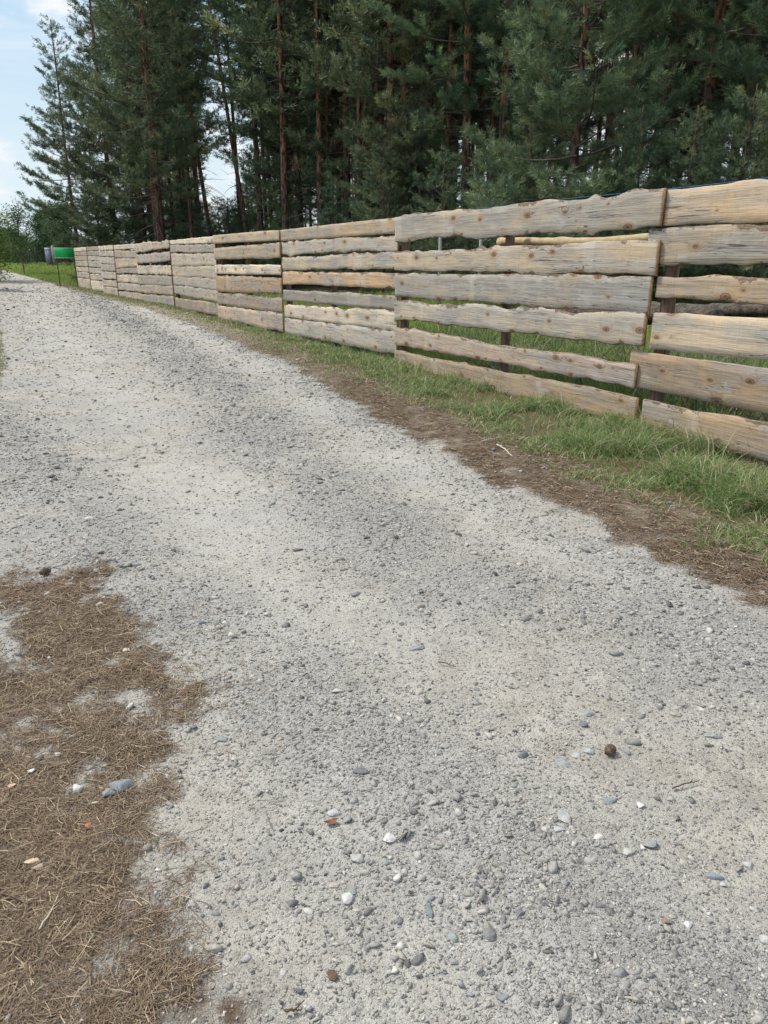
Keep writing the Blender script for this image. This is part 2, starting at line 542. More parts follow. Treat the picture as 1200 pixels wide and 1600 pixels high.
M_DARKMETAL = mat_simple("dark_metal", (0.03, 0.035, 0.04), (0.06, 0.065, 0.07), 10, bump=0.1, rough=0.5)
M_CORD = mat_simple("blue_cord", (0.02, 0.06, 0.14), (0.05, 0.13, 0.24), 60, bump=0.1)
M_CONE = mat_simple("cone_scales", (0.07, 0.05, 0.038), (0.21, 0.15, 0.11), 120)
M_TWIG = mat_simple("twig_bark", (0.08, 0.055, 0.04), (0.17, 0.12, 0.085), 60)
M_STRAW = mat_simple("pale_straw", (0.45, 0.38, 0.26), (0.62, 0.55, 0.42), 40)
M_RUST = mat_simple("dead_leaf", (0.15, 0.075, 0.045), (0.25, 0.135, 0.08), 60)

def rise_at(px, py):
    d = ray(px, py)
    Y = 8.0
    while Y < 160:
        z = CAM_H + d[2] / d[1] * Y
        t = min(max((Y - 36) / 32, 0), 1)
        if z <= 0.85 * t * t * (3 - 2 * t): break
        Y += 0.1
    return np.array([d[0] / d[1] * Y, Y])


# ------------------------------------------------------------------ layout lines (photo pixel -> world)
G = lambda L: np.array([ground_at(x, y) for x, y in L])

# fence joints: pixel column, pixel height of the fence there
FENCE_H = 2.0
JOINTS = [(117, 387.5, 63), (136, 386.5, 68), (156, 385, 73), (178, 383, 79), (213, 380, 89), (266, 375, 104),
          (336, 368.5, 128), (440, 360, 162), (623, 340, 222), (1046, 297, 372)]


def joint_xy(px, ytop, h):
    lo, hi = 2.0, 120.0
    for _ in range(60):
        r = 0.5 * (lo + hi)
        # world point below the pixel column at the level of the top edge
        d = ray(px, ytop); d = d / d[1] * r
        X, Y, Z = d[0], d[1], CAM_H + d[2]
        y0 = project(X, Y, Z)[1]; y1 = project(X, Y, Z - FENCE_H)[1]
        if y1 - y0 > h: lo = r
        else: hi = r
    return np.array([X, Y])


FJ = [joint_xy(*j) for j in JOINTS]
dlast = FJ[-1] - FJ[-2]; dlast = dlast / np.linalg.norm(dlast)
FJ.append(FJ[-1] + dlast * 5.4)          # one more length beyond the picture's right edge
FJ = np.array(FJ)
FLINE = FJ[::1]                           # runs from far to near

FAR = np.array([[-34.0, 62.0], [-60.0, 78.0]])
RIGHT_EDGE = np.concatenate([[[4.2, -1.2]], G([(1200, 948), (1100, 915), (1000, 868), (900, 815), (800, 764), (700, 712), (620, 672), (540, 622),
                             (440, 566), (370, 533), (300, 507), (220, 480), (150, 463)]), np.array([rise_at(*p) for p in ((105, 451), (62, 437), (34, 425), (19, 418), (12, 414.5))])])
GRASS_EDGE = np.concatenate([[[4.6, -0.4]], G([(1200, 862), (1120, 838), (1000, 782), (900, 735), (800, 692), (700, 642), (600, 602), (500, 562),
                             (400, 524), (330, 500), (260, 483), (200, 470), (150, 460)]), np.array([rise_at(*p) for p in ((106, 449.5), (63, 436), (35, 424.3), (20, 417.4), (13, 414.2))])])
LEFT_EDGE = np.concatenate([[[-2.4, -1.5], [-2.2, 0.9]], G([(-330, 1250), (-260, 1000), (-150, 860), (-90, 760), (-30, 640), (8, 560), (-4, 510)]),
                            np.array([rise_at(*p) for p in ((-14, 470), (-16, 440), (-8, 424), (0, 417.5), (3, 414.5))])])
LITTER_POLY = G([(-80, 905), (0, 905), (60, 925), (130, 905), (150, 950), (195, 985), (255, 1030), (312, 1080), (290, 1108), (225, 1095), (190, 1110),
                 (232, 1165), (205, 1205), (225, 1250), (190, 1285), (222, 1330), (195, 1385), (275, 1420), (315, 1495), (358, 1550), (385, 1640), (400, 1800), (-300, 1800), (-300, 1100)])
BARE1 = G([(-40, 950), (60, 945), (75, 985), (130, 1035), (190, 1040), (150, 1062), (60, 1062), (-20, 1100), (-80, 1040)])
BARE2 = G([(-30, 1120), (30, 1095), (95, 1125), (75, 1165), (20, 1170), (-30, 1160)])
BARE3 = G([(110, 1500), (170, 1490), (185, 1530), (130, 1560), (95, 1540)])
LOOSE_LINES = [G([(180, 490), (260, 540), (380, 640), (520, 790), (640, 870), (760, 905), (900, 930), (1080, 990), (1260, 1070)]),
               G([(-40, 640), (60, 740), (170, 860), (280, 960), (380, 1040)]),
               G([(330, 520), (470, 590), (600, 680), (740, 770), (900, 860), (1100, 960)])]
DUST_LINES = [G([(250, 495), (380, 560), (500, 640), (640, 730), (800, 820), (1000, 920), (1200, 1010)]),
              G([(60, 480), (110, 560), (220, 680), (360, 820), (480, 960), (620, 1120), (760, 1330), (860, 1600)])]


def masks(P):
    x, y = P[:, 0], P[:, 1]
    dist = np.hypot(x, y)
    n1 = fbm(x * 1.6, y * 1.6, 3) - 0.5
    n2 = fbm(x * 7, y * 7, 9) - 0.5
    re = sdist(RIGHT_EDGE[::-1], P)          # polyline reversed: far -> near; sign handled below
    return re, n1, n2, dist


# orient all polylines so that "right of travel when walking from near to far" is positive
def side(poly, P):
    return sdist(poly, P)


def fields(P):
    x, y = P[:, 0], P[:, 1]
    n1 = fbm(x * 1.4, y * 1.4, 3) - 0.5
    n2 = fbm(x * 6.5, y * 6.5, 9) - 0.5
    dr = side(RIGHT_EDGE, P) + 0.30 * n1 + 0.30 * n2       # >0 : on the verge
    dl = -side(LEFT_EDGE, P) + 0.3 * n1 + 0.2 * n2         # >0 : left of the road
    dg = side(GRASS_EDGE, P) + 0.45 * n1 + 0.3 * n2        # >0 : in the grass
    df = side(FENCE_FWD, P)                                # >0 : behind the fence
    road = np.clip(0.5 - np.maximum(dr, dl) / 0.22, 0, 1)
    n3 = fbm(x * 22, y * 22, 19) - 0.5
    pl = pdist(LITTER_POLY, P) + 0.22 * n1 + 0.24 * n2 + 0.16 * n3 + 0.035
    for bp in (BARE1, BARE2, BARE3):
        pl = np.minimum(pl, -pdist(bp, P) + 0.16 * n2 + 0.14 * n3 + 0.05)
    litter_left = np.clip(0.5 + pl / 0.20, 0, 1) * np.clip(0.74 + 1.5 * n2 + 1.2 * n1 + 1.0 * n3, np.where(y < 1.7, 0.5, 0.08), 1)
    strip = np.clip(0.45 + dr / 0.22, 0, 1) * np.clip(0.5 - (dg - 0.15) / 0.35, 0, 1)
    n4 = fbm(x * 22, y * 22, 29) - 0.5
    strip = strip * smooth(20, 7, y) * np.clip(0.80 + 1.3 * n1 + 1.2 * n2 + 0.8 * n4, 0, 1)
    litter = np.maximum(litter_left, strip)
    grassy = np.clip(0.5 + dg / 0.35, 0, 1)
    gl = np.clip(0.5 + (dl - 0.05) / 0.4, 0, 1) * smooth(6.0, 8.5, y)
    grassy = np.maximum(np.maximum(grassy, gl), smooth(0, 0.6, df))
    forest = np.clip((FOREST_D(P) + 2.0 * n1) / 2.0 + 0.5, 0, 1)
    loose = np.zeros(len(P))
    for ln, w in zip(LOOSE_LINES, (0.45, 0.35, 0.22)):
        loose = np.maximum(loose, np.exp(-(side(ln, P) / w) ** 2))
    dust = np.zeros(len(P))
    for ln, w in zip(DUST_LINES, (0.42, 0.5)):
        dust = np.maximum(dust, np.exp(-(side(ln, P) / w) ** 2))
    loose = np.clip(loose * (0.98 + 2.0 * n1 + 1.5 * n2), 0, 1)
    dust = np.clip(dust * (0.5 - 1.6 * n1 + 0.8 * n2), 0, 1)
    return dict(road=road, litter=litter, grassy=grassy, forest=forest, loose=loose, dust=dust, dr=dr, dl=dl, dg=dg, df=df)


FENCE_FWD = np.concatenate([FJ[::-1], np.array([[-21.0, 47.0], [-33.0, 64.0], [-60.0, 82.0]])])
FOREST_EDGE = np.array([[16.0, 2.0], [13.0, 13.0], [8.5, 17.5], [3.0, 22.0], [-3.0, 26.5], [-8.0, 31.0], [-12.5, 37.0], [-16.0, 44.0], [-19.5, 54.0], [-22.0, 70.0], [-24.0, 120.0]])
FOREST_D = lambda P: side(FOREST_EDGE, P)


def terrain(P):
    x, y = P[:, 0], P[:, 1]
    df = side(FENCE_FWD, P)
    z = 0.75 * smooth(1.0, 11.0, df) * smooth(80, 40, y)
    z = z + 0.85 * smooth(36, 68, y) * (0.35 + 0.65 * smooth(14.0, 5.0, df))
    dr = side(RIGHT_EDGE, P)
    z = z + 0.05 * np.exp(-((dr - 0.45) / 0.35) ** 2) * smooth(30, 12, y)
    z = z + 0.03 * (fbm(x * 0.8, y * 0.8, 21) - 0.5) + 0.022 * (fbm(x * 5, y * 5, 31) - 0.5)
    z = z + 0.010 * (fbm(x * 17, y * 17, 41, 3) - 0.5) * smooth(14, 6, np.hypot(x, y))
    for ln, w in zip(LOOSE_LINES, (0.40, 0.3, 0.2)):
        z = z + 0.020 * np.exp(-(side(ln, P) / w) ** 2)
    for ln, w in zip(DUST_LINES, (0.35, 0.4)):
        z = z - 0.014 * np.exp(-(side(ln, P) / w) ** 2)
    return z


# ------------------------------------------------------------------ ground and road
def build_ground():
    rr = [0.25]
    while rr[-1] < 700:
        s = 0.0085 if rr[-1] < 30 else 0.02
        rr.append(rr[-1] * (1 + s))
    rr = np.array(rr)
    front = np.linspace(-36, 36, 226)
    back = np.linspace(36, 324, 50)[1:-1]
    th = np.radians(np.concatenate([front, back]))
    nr, ntth = len(rr), len(th)
    X = rr[:, None] * np.sin(th)[None]; Y = rr[:, None] * np.cos(th)[None]
    P = np.stack([X.ravel(), Y.ravel()], 1)
    P = np.concatenate([P, [[0.0, 0.0]]])
    F = fields(P)
    Z = terrain(P)
    V = np.concatenate([P, Z[:, None]], 1)
    i = np.arange(nr - 1)[:, None]; j = np.arange(ntth)[None]
    q = np.stack([i * ntth + j, i * ntth + (j + 1) % ntth, (i + 1) * ntth + (j + 1) % ntth, (i + 1) * ntth + j], -1).reshape(-1, 4)[:, ::-1]
    jj = np.arange(ntth)
    t = np.stack([np.full(ntth, len(P) - 1), jj, (jj + 1) % ntth], -1)[:, ::-1]
    keys = ('road', 'litter', 'grassy', 'forest', 'loose', 'dust')
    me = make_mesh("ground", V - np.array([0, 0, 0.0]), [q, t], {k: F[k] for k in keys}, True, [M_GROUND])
    # the road is a sheet 4 mm above the ground
    inside = (np.maximum(F['dr'], F['dl']) < 0.02)
    Vr = V.copy(); Vr[:, 2] += 0.004
    fq = q[inside[q].all(1)]; ft = t[inside[t].all(1)]
    used = np.unique(np.concatenate([fq.ravel(), ft.ravel()]))
    remap = -np.ones(len(V), int); remap[used] = np.arange(len(used))
    mr = make_mesh("gravel_road", Vr[used], [remap[fq], remap[ft]] if len(ft) else [remap[fq]], {k: F[k][used] for k in keys}, True, [M_GROUND])
    g = link("ground", me); tag(g, "forest soil and verge beside the gravel road", "ground", kind='structure')
    r = link("gravel_road", mr); tag(r, "pale grey gravel track running past the board fence", "road", kind='structure')


build_ground()


def zt(P):
    return terrain(np.atleast_2d(np.asarray(P, float)))


# ------------------------------------------------------------------ scattered stuff
ICO = None


def ico(sub=1):
    import bmesh
    bm = bmesh.new()
    bmesh.ops.create_icosphere(bm, subdivisions=sub, radius=1.0)
    v = np.array([x.co[:] for x in bm.verts]); f = np.array([[w.index for w in p.verts] for p in bm.faces])
    bm.free()
    return v, f


def gravel():
    # screen-like density: log-uniform distance
    N = 350000
    r = np.exp(RNG.uniform(math.log(0.9), math.log(64.0), N))
    th = np.radians(RNG.uniform(-40, 42, N))
    P = np.stack([r * np.sin(th), r * np.cos(th)], 1)
    F = fields(P)
    strip_ = (F['dr'] > 0) & (F['dg'] < 0.1) & (RNG.random(N) < 0.10)
    keep = strip_ | (F['road'] > 0.35) & (RNG.random(N) < (0.30 + 0.70 * F['loose'] - 0.14 * F['dust']) * np.clip(0.60 + 0.12 * r, 0.4, 1) * smooth(66, 26, r)) & (RNG.random(N) > F['litter'] * 0.9)
    P, r = P[keep], r[keep]; loose = F['loose'][keep]
    n = len(P)
    size = 0.0014 + 0.0044 * RNG.random(n) ** 2.6 + 0.0013 * r
    clus = fbm(P[:, 0] * 3.1, P[:, 1] * 3.1, 91)
    big = RNG.random(n) < 0.05 * np.clip((clus - 0.36) * 5 + 0.6 * loose, 0.05, 1.6)
    size[big] *= RNG.uniform(1.5, 3.4, big.sum())
    size = np.minimum(size, 0.020 + 0.0016 * r)
    v0, f0 = ico(1)
    k = len(v0)
    V = v0[None] * (1 + RNG.uniform(-0.28, 0.28, (n, k, 1)))
    for kk in range(6):
        pn = RNG.normal(size=(n, 3)); pn /= np.linalg.norm(pn, axis=1)[:, None]
        dv = np.einsum('nkc,nc->nk', V, pn)
        V = V - np.maximum(dv - RNG.uniform(0.2, 0.62, (n, 1)), 0)[..., None] * pn[:, None]
    sc = np.stack([RNG.uniform(0.7, 1.7, n), RNG.uniform(0.6, 1.1, n), RNG.uniform(0.35, 0.8, n)], 1)
    V = V * sc[:, None]
    a = RNG.uniform(0, 2 * np.pi, n); c, s = np.cos(a)[:, None], np.sin(a)[:, None]
    V = np.stack([V[..., 0] * c - V[..., 1] * s, V[..., 0] * s + V[..., 1] * c, V[..., 2]], -1) * size[:, None, None]
    z = zt(P) + 0.004 + size * sc[:, 2] * RNG.uniform(-0.28, 0.42, n)
    V = V + np.concatenate([P, z[:, None]], 1)[:, None]
    pal = np.array([[0.30, 0.295, 0.28], [0.19, 0.19, 0.19], [0.42, 0.405, 0.37], [0.12, 0.12, 0.122], [0.50, 0.48, 0.435], [0.36, 0.325, 0.27], [0.26, 0.27, 0.26]])
    w = np.array([.22, .16, .21, .11, .15, .10, .05]); w /= w.sum()
    ci = RNG.choice(len(pal), n, p=w)
    dusty = RNG.uniform(0.0, 0.55, (n, 1))
    colr = (pal[ci] * (1 - dusty) + np.array([0.40, 0.375, 0.325]) * dusty) * RNG.uniform(0.75, 1.2, (n, 1))
    f = (f0[None] + (np.arange(n) * k)[:, None, None]).reshape(-1, 3)
    me = make_mesh("gravel", V.reshape(-1, 3), [f], {'tint': np.repeat(colr, k, 0)}, False, [M_STONE])
    o = link("gravel", me)
    tag(o, "loose grey gravel lying over the road surface", "gravel", kind='stuff')


gravel()


def strips(P, z, ang, length, width, lift, curve, color, seg=2, rise=None):
    """thin bent strips lying about on the ground: n needles as quads"""
    n = len(P)
    t = np.linspace(-0.5, 0.5, seg + 1)
    dx, dy = np.cos(ang), np.sin(ang)
    nx, ny = -dy, dx
    V = np.zeros((n, seg + 1, 2, 3))
    for i, tt in enumerate(t):
        off = curve * (tt * tt * 4 - 0.3) * length
        cx = P[:, 0] + dx * tt * length + nx * off
        cy = P[:, 1] + dy * tt * length + ny * off
        cz = z + lift[0] + (lift[1] - lift[0]) * (tt + 0.5)
        for s, sg in enumerate((-1, 1)):
            V[:, i, s, 0] = cx + nx * width * 0.5 * sg
            V[:, i, s, 1] = cy + ny * width * 0.5 * sg
            V[:, i, s, 2] = cz + 0.4 * width * sg * rise if rise is not None else cz
    k = (seg + 1) * 2
    q0 = np.array([[2 * i, 2 * i + 1, 2 * i + 3, 2 * i + 2] for i in range(seg)])
    q = (q0[None] + (np.arange(n) * k)[:, None, None]).reshape(-1, 4)
    return V.reshape(-1, 3), q, np.repeat(color, k, 0)


def needles(name, N, rmin, rmax, thr, thmin, thmax, label, sel):
    r = np.sqrt(RNG.uniform(rmin ** 2, rmax ** 2, N)) if rmax < 6 else np.exp(RNG.uniform(math.log(rmin), math.log(rmax), N))
    th = np.radians(RNG.uniform(thmin, thmax, N))
    P = np.stack([r * np.sin(th), r * np.cos(th)], 1)
    F = fields(P)
    keep = (RNG.random(N) < F['litter'] ** 1.35) & sel(F, P)
    stray = (RNG.random(N) < 0.006) & (F['road'] > 0.5) & sel(F, P)
    keep |= stray
    P, r = P[keep], r[keep]; n = len(P)
    L = RNG.uniform(0.028, 0.062, n) * (1 + 0.03 * r)
    W = RNG.uniform(0.0009, 0.0015, n) * (0.85 + 0.16 * r)
    long = RNG.random(n) < 0.02
    L[long] *= RNG.uniform(1.3, 2.0, long.sum())
    l0 = 0.004 + RNG.random(n) * 0.008; l1 = l0 + RNG.normal(0, 0.004, n)
    l1 = np.maximum(l1, 0.003)
    pal = np.array([[0.175, 0.122, 0.08], [0.25, 0.182, 0.12], [0.105, 0.07, 0.047], [0.335, 0.26, 0.17], [0.50, 0.41, 0.27], [0.20, 0.15, 0.105]])
    ci = RNG.choice(6, n, p=[.27, .25, .17, .14, .05, .12])
    colr = pal[ci] * RNG.uniform(0.8, 1.2, (n, 1))
    V, q, c = strips(P, zt(P), RNG.uniform(0, 2 * np.pi, n), L, W, (l0, l1), RNG.normal(0, 0.10, n), colr, 2, RNG.uniform(-1, 1, n))
    me = make_mesh(name, V, [q], {'tint': c}, False, [M_NEEDLE_DRY])
    o = link(name, me); tag(o, label, "needle litter", kind='stuff')


needles("pine_needle_litter", 380000, 0.9, 4.2, 0.6, -44, -5, "brown pine needles matted over the near road edge", lambda F, P: F['dl'] > -1.5)
needles("verge_needle_litter", 480000, 2.0, 16.0, 0.6, -20, 46, "brown pine needles in a strip between road and grass", lambda F, P: F['dr'] > -0.25)


def blades(name, P, F, hgt, wid, pal, w, lean, label, seg=3, cat="grass"):
    n = len(P)
    a = RNG.uniform(0, 2 * np.pi, n)
    dx, dy = np.cos(a), np.sin(a)
    b = RNG.uniform(0, 2 * np.pi, n); bx, by = np.cos(b), np.sin(b)
    z = zt(P)
    t = np.linspace(0, 1, seg + 1)
    V = np.zeros((n, seg + 1, 2, 3))
    for i, tt in enumerate(t):
        ln = lean * hgt * tt ** 1.8
        up = hgt * (tt - 0.35 * np.minimum(lean, 1.3) * tt ** 2.2)
        ww = wid * (1 - tt) ** 0.7 + 0.0003
        for s, sg in enumerate((-0.5, 0.5)):
            V[:, i, s, 0] = P[:, 0] + dx * ln + bx * ww * sg
            V[:, i, s, 1] = P[:, 1] + dy * ln + by * ww * sg
            V[:, i, s, 2] = z + up - 0.004
    k = (seg + 1) * 2
    q0 = np.array([[2 * i, 2 * i + 1, 2 * i + 3, 2 * i + 2] for i in range(seg)])
    q = (q0[None] + (np.arange(n) * k)[:, None, None]).reshape(-1, 4)
    pal = np.array(pal)
    ci = RNG.choice(len(pal), n, p=np.array(w) / sum(w))
    colr = pal[ci] * RNG.uniform(0.75, 1.25, (n, 1))
    me = make_mesh(name, V.reshape(-1, 3), [q], {'tint': np.repeat(colr, k, 0)}, True, [M_GRASS])
    o = link(name, me); tag(o, label, cat, kind='stuff')
    return o


GP = [[0.13, 0.225, 0.06], [0.18, 0.29, 0.08], [0.09, 0.17, 0.05], [0.29, 0.35, 0.13], [0.44, 0.39, 0.22], [0.54, 0.49, 0.34]]


def verge_grass():
    N = 1300000
    r = np.exp(RNG.uniform(math.log(2.8), math.log(60.0), N))
    th = np.radians(np.where(r < 9, RNG.uniform(-8, 52, N), RNG.uniform(-33, 12, N)))
    P = np.stack([r * np.sin(th), r * np.cos(th)], 1)
    F = fields(P)
    clump = fbm(P[:, 0] * 2.2, P[:, 1] * 2.2, 55)
    clump2 = fbm(P[:, 0] * 6.0, P[:, 1] * 6.0, 65)
    dens = np.clip(0.5 + F['dg'] / 0.8, 0, 1) * np.clip((clump - 0.34) * 3.4, 0.10, 1) * np.clip((clump2 - 0.25) * 2.6, 0.2, 1)
    far = smooth(14, 24, P[:, 1]) * smooth(45, 36, P[:, 1])
    dens = dens * (1 - 0.2 * far) + 0.10 * (F['dg'] > -0.9) * smooth(7, 12, P[:, 1]) * (clump2 > 0.45)
    keep = (F['df'] < 0.25) & (F['dg'] > -0.9) & (F['dr'] > 0) & (RNG.random(N) < dens)
    lush = np.clip((clump - 0.42) * 5, 0, 1) * smooth(0.0, 0.5, F['dg'])
    P, r, lush = P[keep], r[keep], lush[keep]
    n = len(P)
    near_right = smooth(0.6, 2.2, P[:, 0])
    h = (RNG.uniform(0.03, 0.10, n) + RNG.uniform(0.01, 0.16, n) * lush * (0.45 + 0.8 * near_right)) * (1 + 0.8 * smooth(38, 48, P[:, 1]))
    w = RNG.uniform(0.0026, 0.0062, n) * (0.7 + 0.14 * r)
    blades("grass", P, None, h, w, GP, [.22, .23, .11, .17, .16, .11], RNG.uniform(0.3, 1.6, n), "short green grass growing along the foot of the fence")


def field_grass():
    N = 400000
    r = np.exp(RNG.uniform(math.log(5.0), math.log(85.0), N))
    th = np.radians(np.where(r < 38, RNG.uniform(-22, 42, N), RNG.uniform(-36, -18, N)))
    P = np.stack([r * np.sin(th), r * np.cos(th)], 1)
    df = side(FENCE_FWD, P); fd = FOREST_D(P)
    clump = fbm(P[:, 0] * 0.9, P[:, 1] * 0.9, 85)
    keep = (df > 0.15) & (fd < 1.5 * clump + 30 * (r > 38)) & (RNG.random(N) < np.clip((clump - 0.2) * 3, 0.2, 1))
    P, r, clump = P[keep], r[keep], clump[keep]
    n = len(P)
    h = RNG.uniform(0.08, 0.22, n) + 0.16 * np.clip((clump - 0.4) * 3, 0, 1)
    w = RNG.uniform(0.003, 0.006, n) * (0.7 + 0.13 * r)
    blades("meadow_grass", P, None, h, w, [[0.23, 0.35, 0.06], [0.29, 0.41, 0.08], [0.17, 0.28, 0.06], [0.38, 0.43, 0.13], [0.46, 0.42, 0.22]],
           [.3, .3, .2, .13, .07], RNG.uniform(0.2, 1.0, n), "bright green meadow grass behind the board fence")


def left_grass():
    N = 60000
    r = np.exp(RNG.uniform(math.log(8.0), math.log(70.0), N))
    th = np.radians(RNG.uniform(-36, -24, N))
    P = np.stack([r * np.sin(th), r * np.cos(th)], 1)
    F = fields(P)
    keep = (F['dl'] > 0.02) & (RNG.random(N) < np.clip(0.3 + F['dl'], 0, 1))
    P, r = P[keep], r[keep]; n = len(P)
    h = RNG.uniform(0.05, 0.2, n); w = RNG.uniform(0.003, 0.006, n) * (0.7 + 0.13 * r)
    blades("roadside_grass", P, None, h, w, GP, [.2, .3, .1, .25, .1, .05], RNG.uniform(0.2, 1.0, n), "yellow green grass along the far left road edge")


def weeds():
    N = 26000
    P = np.stack([RNG.uniform(0.2, 7.0, N), RNG.uniform(5.0, 14.0, N)], 1)
    df = side(FENCE_FWD, P)
    cl = fbm(P[:, 0] * 1.3, P[:, 1] * 1.3, 131)
    keep = (df > 0.35) & (df < 3.2) & (RNG.random(N) < np.clip((cl - 0.40) * 5, 0.03, 1))
    P = P[keep]; n = len(P)
    blades("tall_weeds", P, None, RNG.uniform(0.15, 0.62, n), RNG.uniform(0.008, 0.020, n),
           [[0.11, 0.16, 0.075], [0.15, 0.20, 0.10], [0.09, 0.13, 0.05], [0.34, 0.31, 0.20], [0.24, 0.26, 0.16]], [.3, .25, .15, .15, .15],
           RNG.uniform(0.2, 1.1, n), "grey green weeds standing behind the nearest boards", cat="weeds")
    m = 3600
    P = np.stack([RNG.uniform(1.2, 6.5, m), RNG.uniform(5.5, 12.5, m)], 1)
    df = side(FENCE_FWD, P); cl = fbm(P[:, 0] * 1.1, P[:, 1] * 1.1, 141)
    P = P[(df > 0.3) & (df < 2.0) & (cl > 0.47)]; n = len(P)
    blades("dry_straw", P, None, RNG.uniform(0.25, 0.6, n), RNG.uniform(0.006, 0.011, n), [[0.50, 0.44, 0.32], [0.60, 0.55, 0.43], [0.30, 0.24, 0.17]], [.5, .3, .2],
           RNG.uniform(0.9, 2.2, n), "pale dry straw lying in tangles behind the nearest boards", cat="straw")


def stalks():
    N = 15000
    P = np.stack([RNG.uniform(-1.5, 6.0, N), RNG.uniform(3.5, 15.0, N)], 1)
    F = fields(P); cl = fbm(P[:, 0] * 1.9, P[:, 1] * 1.9, 155)
    keep = (F['df'] < -0.02) & (F['df'] > -1.3) & (F['dg'] > 0.2) & (RNG.random(N) < np.clip((cl - 0.42) * 4, 0.02, 0.8))
    P = P[keep]; n = len(P)
    blades("tall_grass_stalks", P, None, RNG.uniform(0.14, 0.42, n), RNG.uniform(0.004, 0.008, n),
           [[0.20, 0.30, 0.09], [0.30, 0.36, 0.14], [0.46, 0.42, 0.26], [0.55, 0.50, 0.36], [0.12, 0.22, 0.06]], [.3, .25, .2, .1, .15],
           RNG.uniform(0.2, 1.3, n), "wispy pale green stalks standing taller than the verge grass")


verge_grass(); field_grass(); left_grass(); weeds(); stalks()


# ------------------------------------------------------------------ the fence
def zat(s_xy, ypix):
    lo, hi = -1.0, 5.0
    for _ in range(50):
        m = 0.5 * (lo + hi)
        if project(s_xy[0], s_xy[1], m)[1] > ypix: lo = m
        else: hi = m
    return 0.5 * (lo + hi)


GREY = (0.37, 0.335, 0.28); GREY2 = (0.31, 0.29, 0.255); TAN = (0.42, 0.325, 0.215); ORANGE = (0.45, 0.315, 0.195)
PINK = (0.37, 0.285, 0.215); PALE = (0.50, 0.435, 0.335); BROWN = (0.325, 0.245, 0.165); BUFF = (0.405, 0.34, 0.25)
# panels: joint index of left end, rows of (left top, left bottom, right top, right bottom) in photo pixels, tone, live edge size
def _greyer(c, k=0.24, b=1.20):
    l = 0.3 * c[0] + 0.6 * c[1] + 0.1 * c[2]
    return tuple(b * (v * (1 - k) + l * k) for v in c)


GREY, GREY2, TAN, PINK, PALE, BROWN, BUFF = [_greyer(c) for c in (GREY, GREY2, TAN, PINK, PALE, BROWN, BUFF)]
ORANGE = _greyer(ORANGE, 0.15, 1.0)
PANELS = [
    (8, [(340, 376, 298, 355, GREY, .016), (394, 421, 376, 430, BUFF, .016), (427, 462, 432, 490, GREY2, .010), (470, 497, 492, 543, GREY, .020),
         (511, 537, 574, 607, PINK, .012), (547, 574, 623, 665, BROWN, .008)]),
    (7, [(360, 376, 340, 363, TAN, .003), (378, 397, 368, 390, GREY, .014), (402, 421.5, 395, 418, PALE, .010), (425, 443, 426, 449.5, ORANGE, .010),
         (453, 469, 463, 483, GREY2, .006), (476, 495, 486, 516, PALE, .012), (497, 521, 518, 553, GREY, .012)]),
    (6, [(368, 380, 359.5, 375, TAN, .003), (388, 405, 380, 402, TAN, .008), (414, 427, 414, 429, PALE, .004), (430, 454, 435, 459, ORANGE, .012),
         (457, 474, 465, 489, PINK, .012), (478, 497, 490, 519, PINK, .012)]),
    (5, [(376, 381.5, 369, 379, PALE, .006), (383, 394, 382, 394, GREY, .010), (396, 415, 396, 415, PALE, .014), (416, 431, 416, 435, BUFF, .012),
         (432, 445, 435, 453, GREY, .012), (446, 459, 453, 471, GREY, .012), (465, 480, 474, 494, PINK, .010)]),
    (4, [(381, 395, 376, 387, BUFF, .016), (398, 412, 394, 407, GREY, .014), (415, 428, 415, 429, PALE, .010), (430, 444, 431, 446, GREY, .012),
         (446, 457, 446, 461, BUFF, .012), (459, 471, 463, 478, GREY, .010)]),
    (3, [(383.5, 390, 381, 388, PALE, .006), (391, 403, 392, 403, BUFF, .010), (404, 419, 404, 416, TAN, .012), (420, 427, 418, 427, GREY, .012),
         (429, 440, 430, 442, PALE, .012), (442, 452, 444, 456, GREY, .012), (455, 464, 458, 469, BUFF, .010)]),
    (2, [(385, 391, 383, 390, PALE, .006), (392, 400, 391.5, 401, GREY, .012), (401, 411, 402, 413, GREY, .012), (412.5, 422, 414, 424, GREY, .012),
         (424, 435, 426, 436, GREY, .012), (437, 447, 438, 449, BUFF, .012), (447.5, 458, 449.5, 462, BUFF, .010)]),
    (1, [(386, 392, 384.5, 391, PINK, .006), (393, 399, 392, 400, GREY, .012), (400, 406, 401, 408, PALE, .012), (407.5, 417, 408.5, 418, GREY, .012),
         (418, 426, 419.5, 428, GREY, .012), (428, 437, 428.5, 438, BUFF, .012), (438, 453, 440, 456, PALE, .010)]),
    (0, [(387.5, 393, 386.5, 392, PALE, .004), (394, 399, 393, 400, BUFF, .010), (400, 407, 400.5, 408, TAN, .010), (408, 415.5, 408.5, 416, GREY, .010),
         (417, 424, 417.5, 425, PALE, .010), (425, 433, 426, 435, GREY, .010), (434, 449, 436, 453, BUFF, .010)]),
]


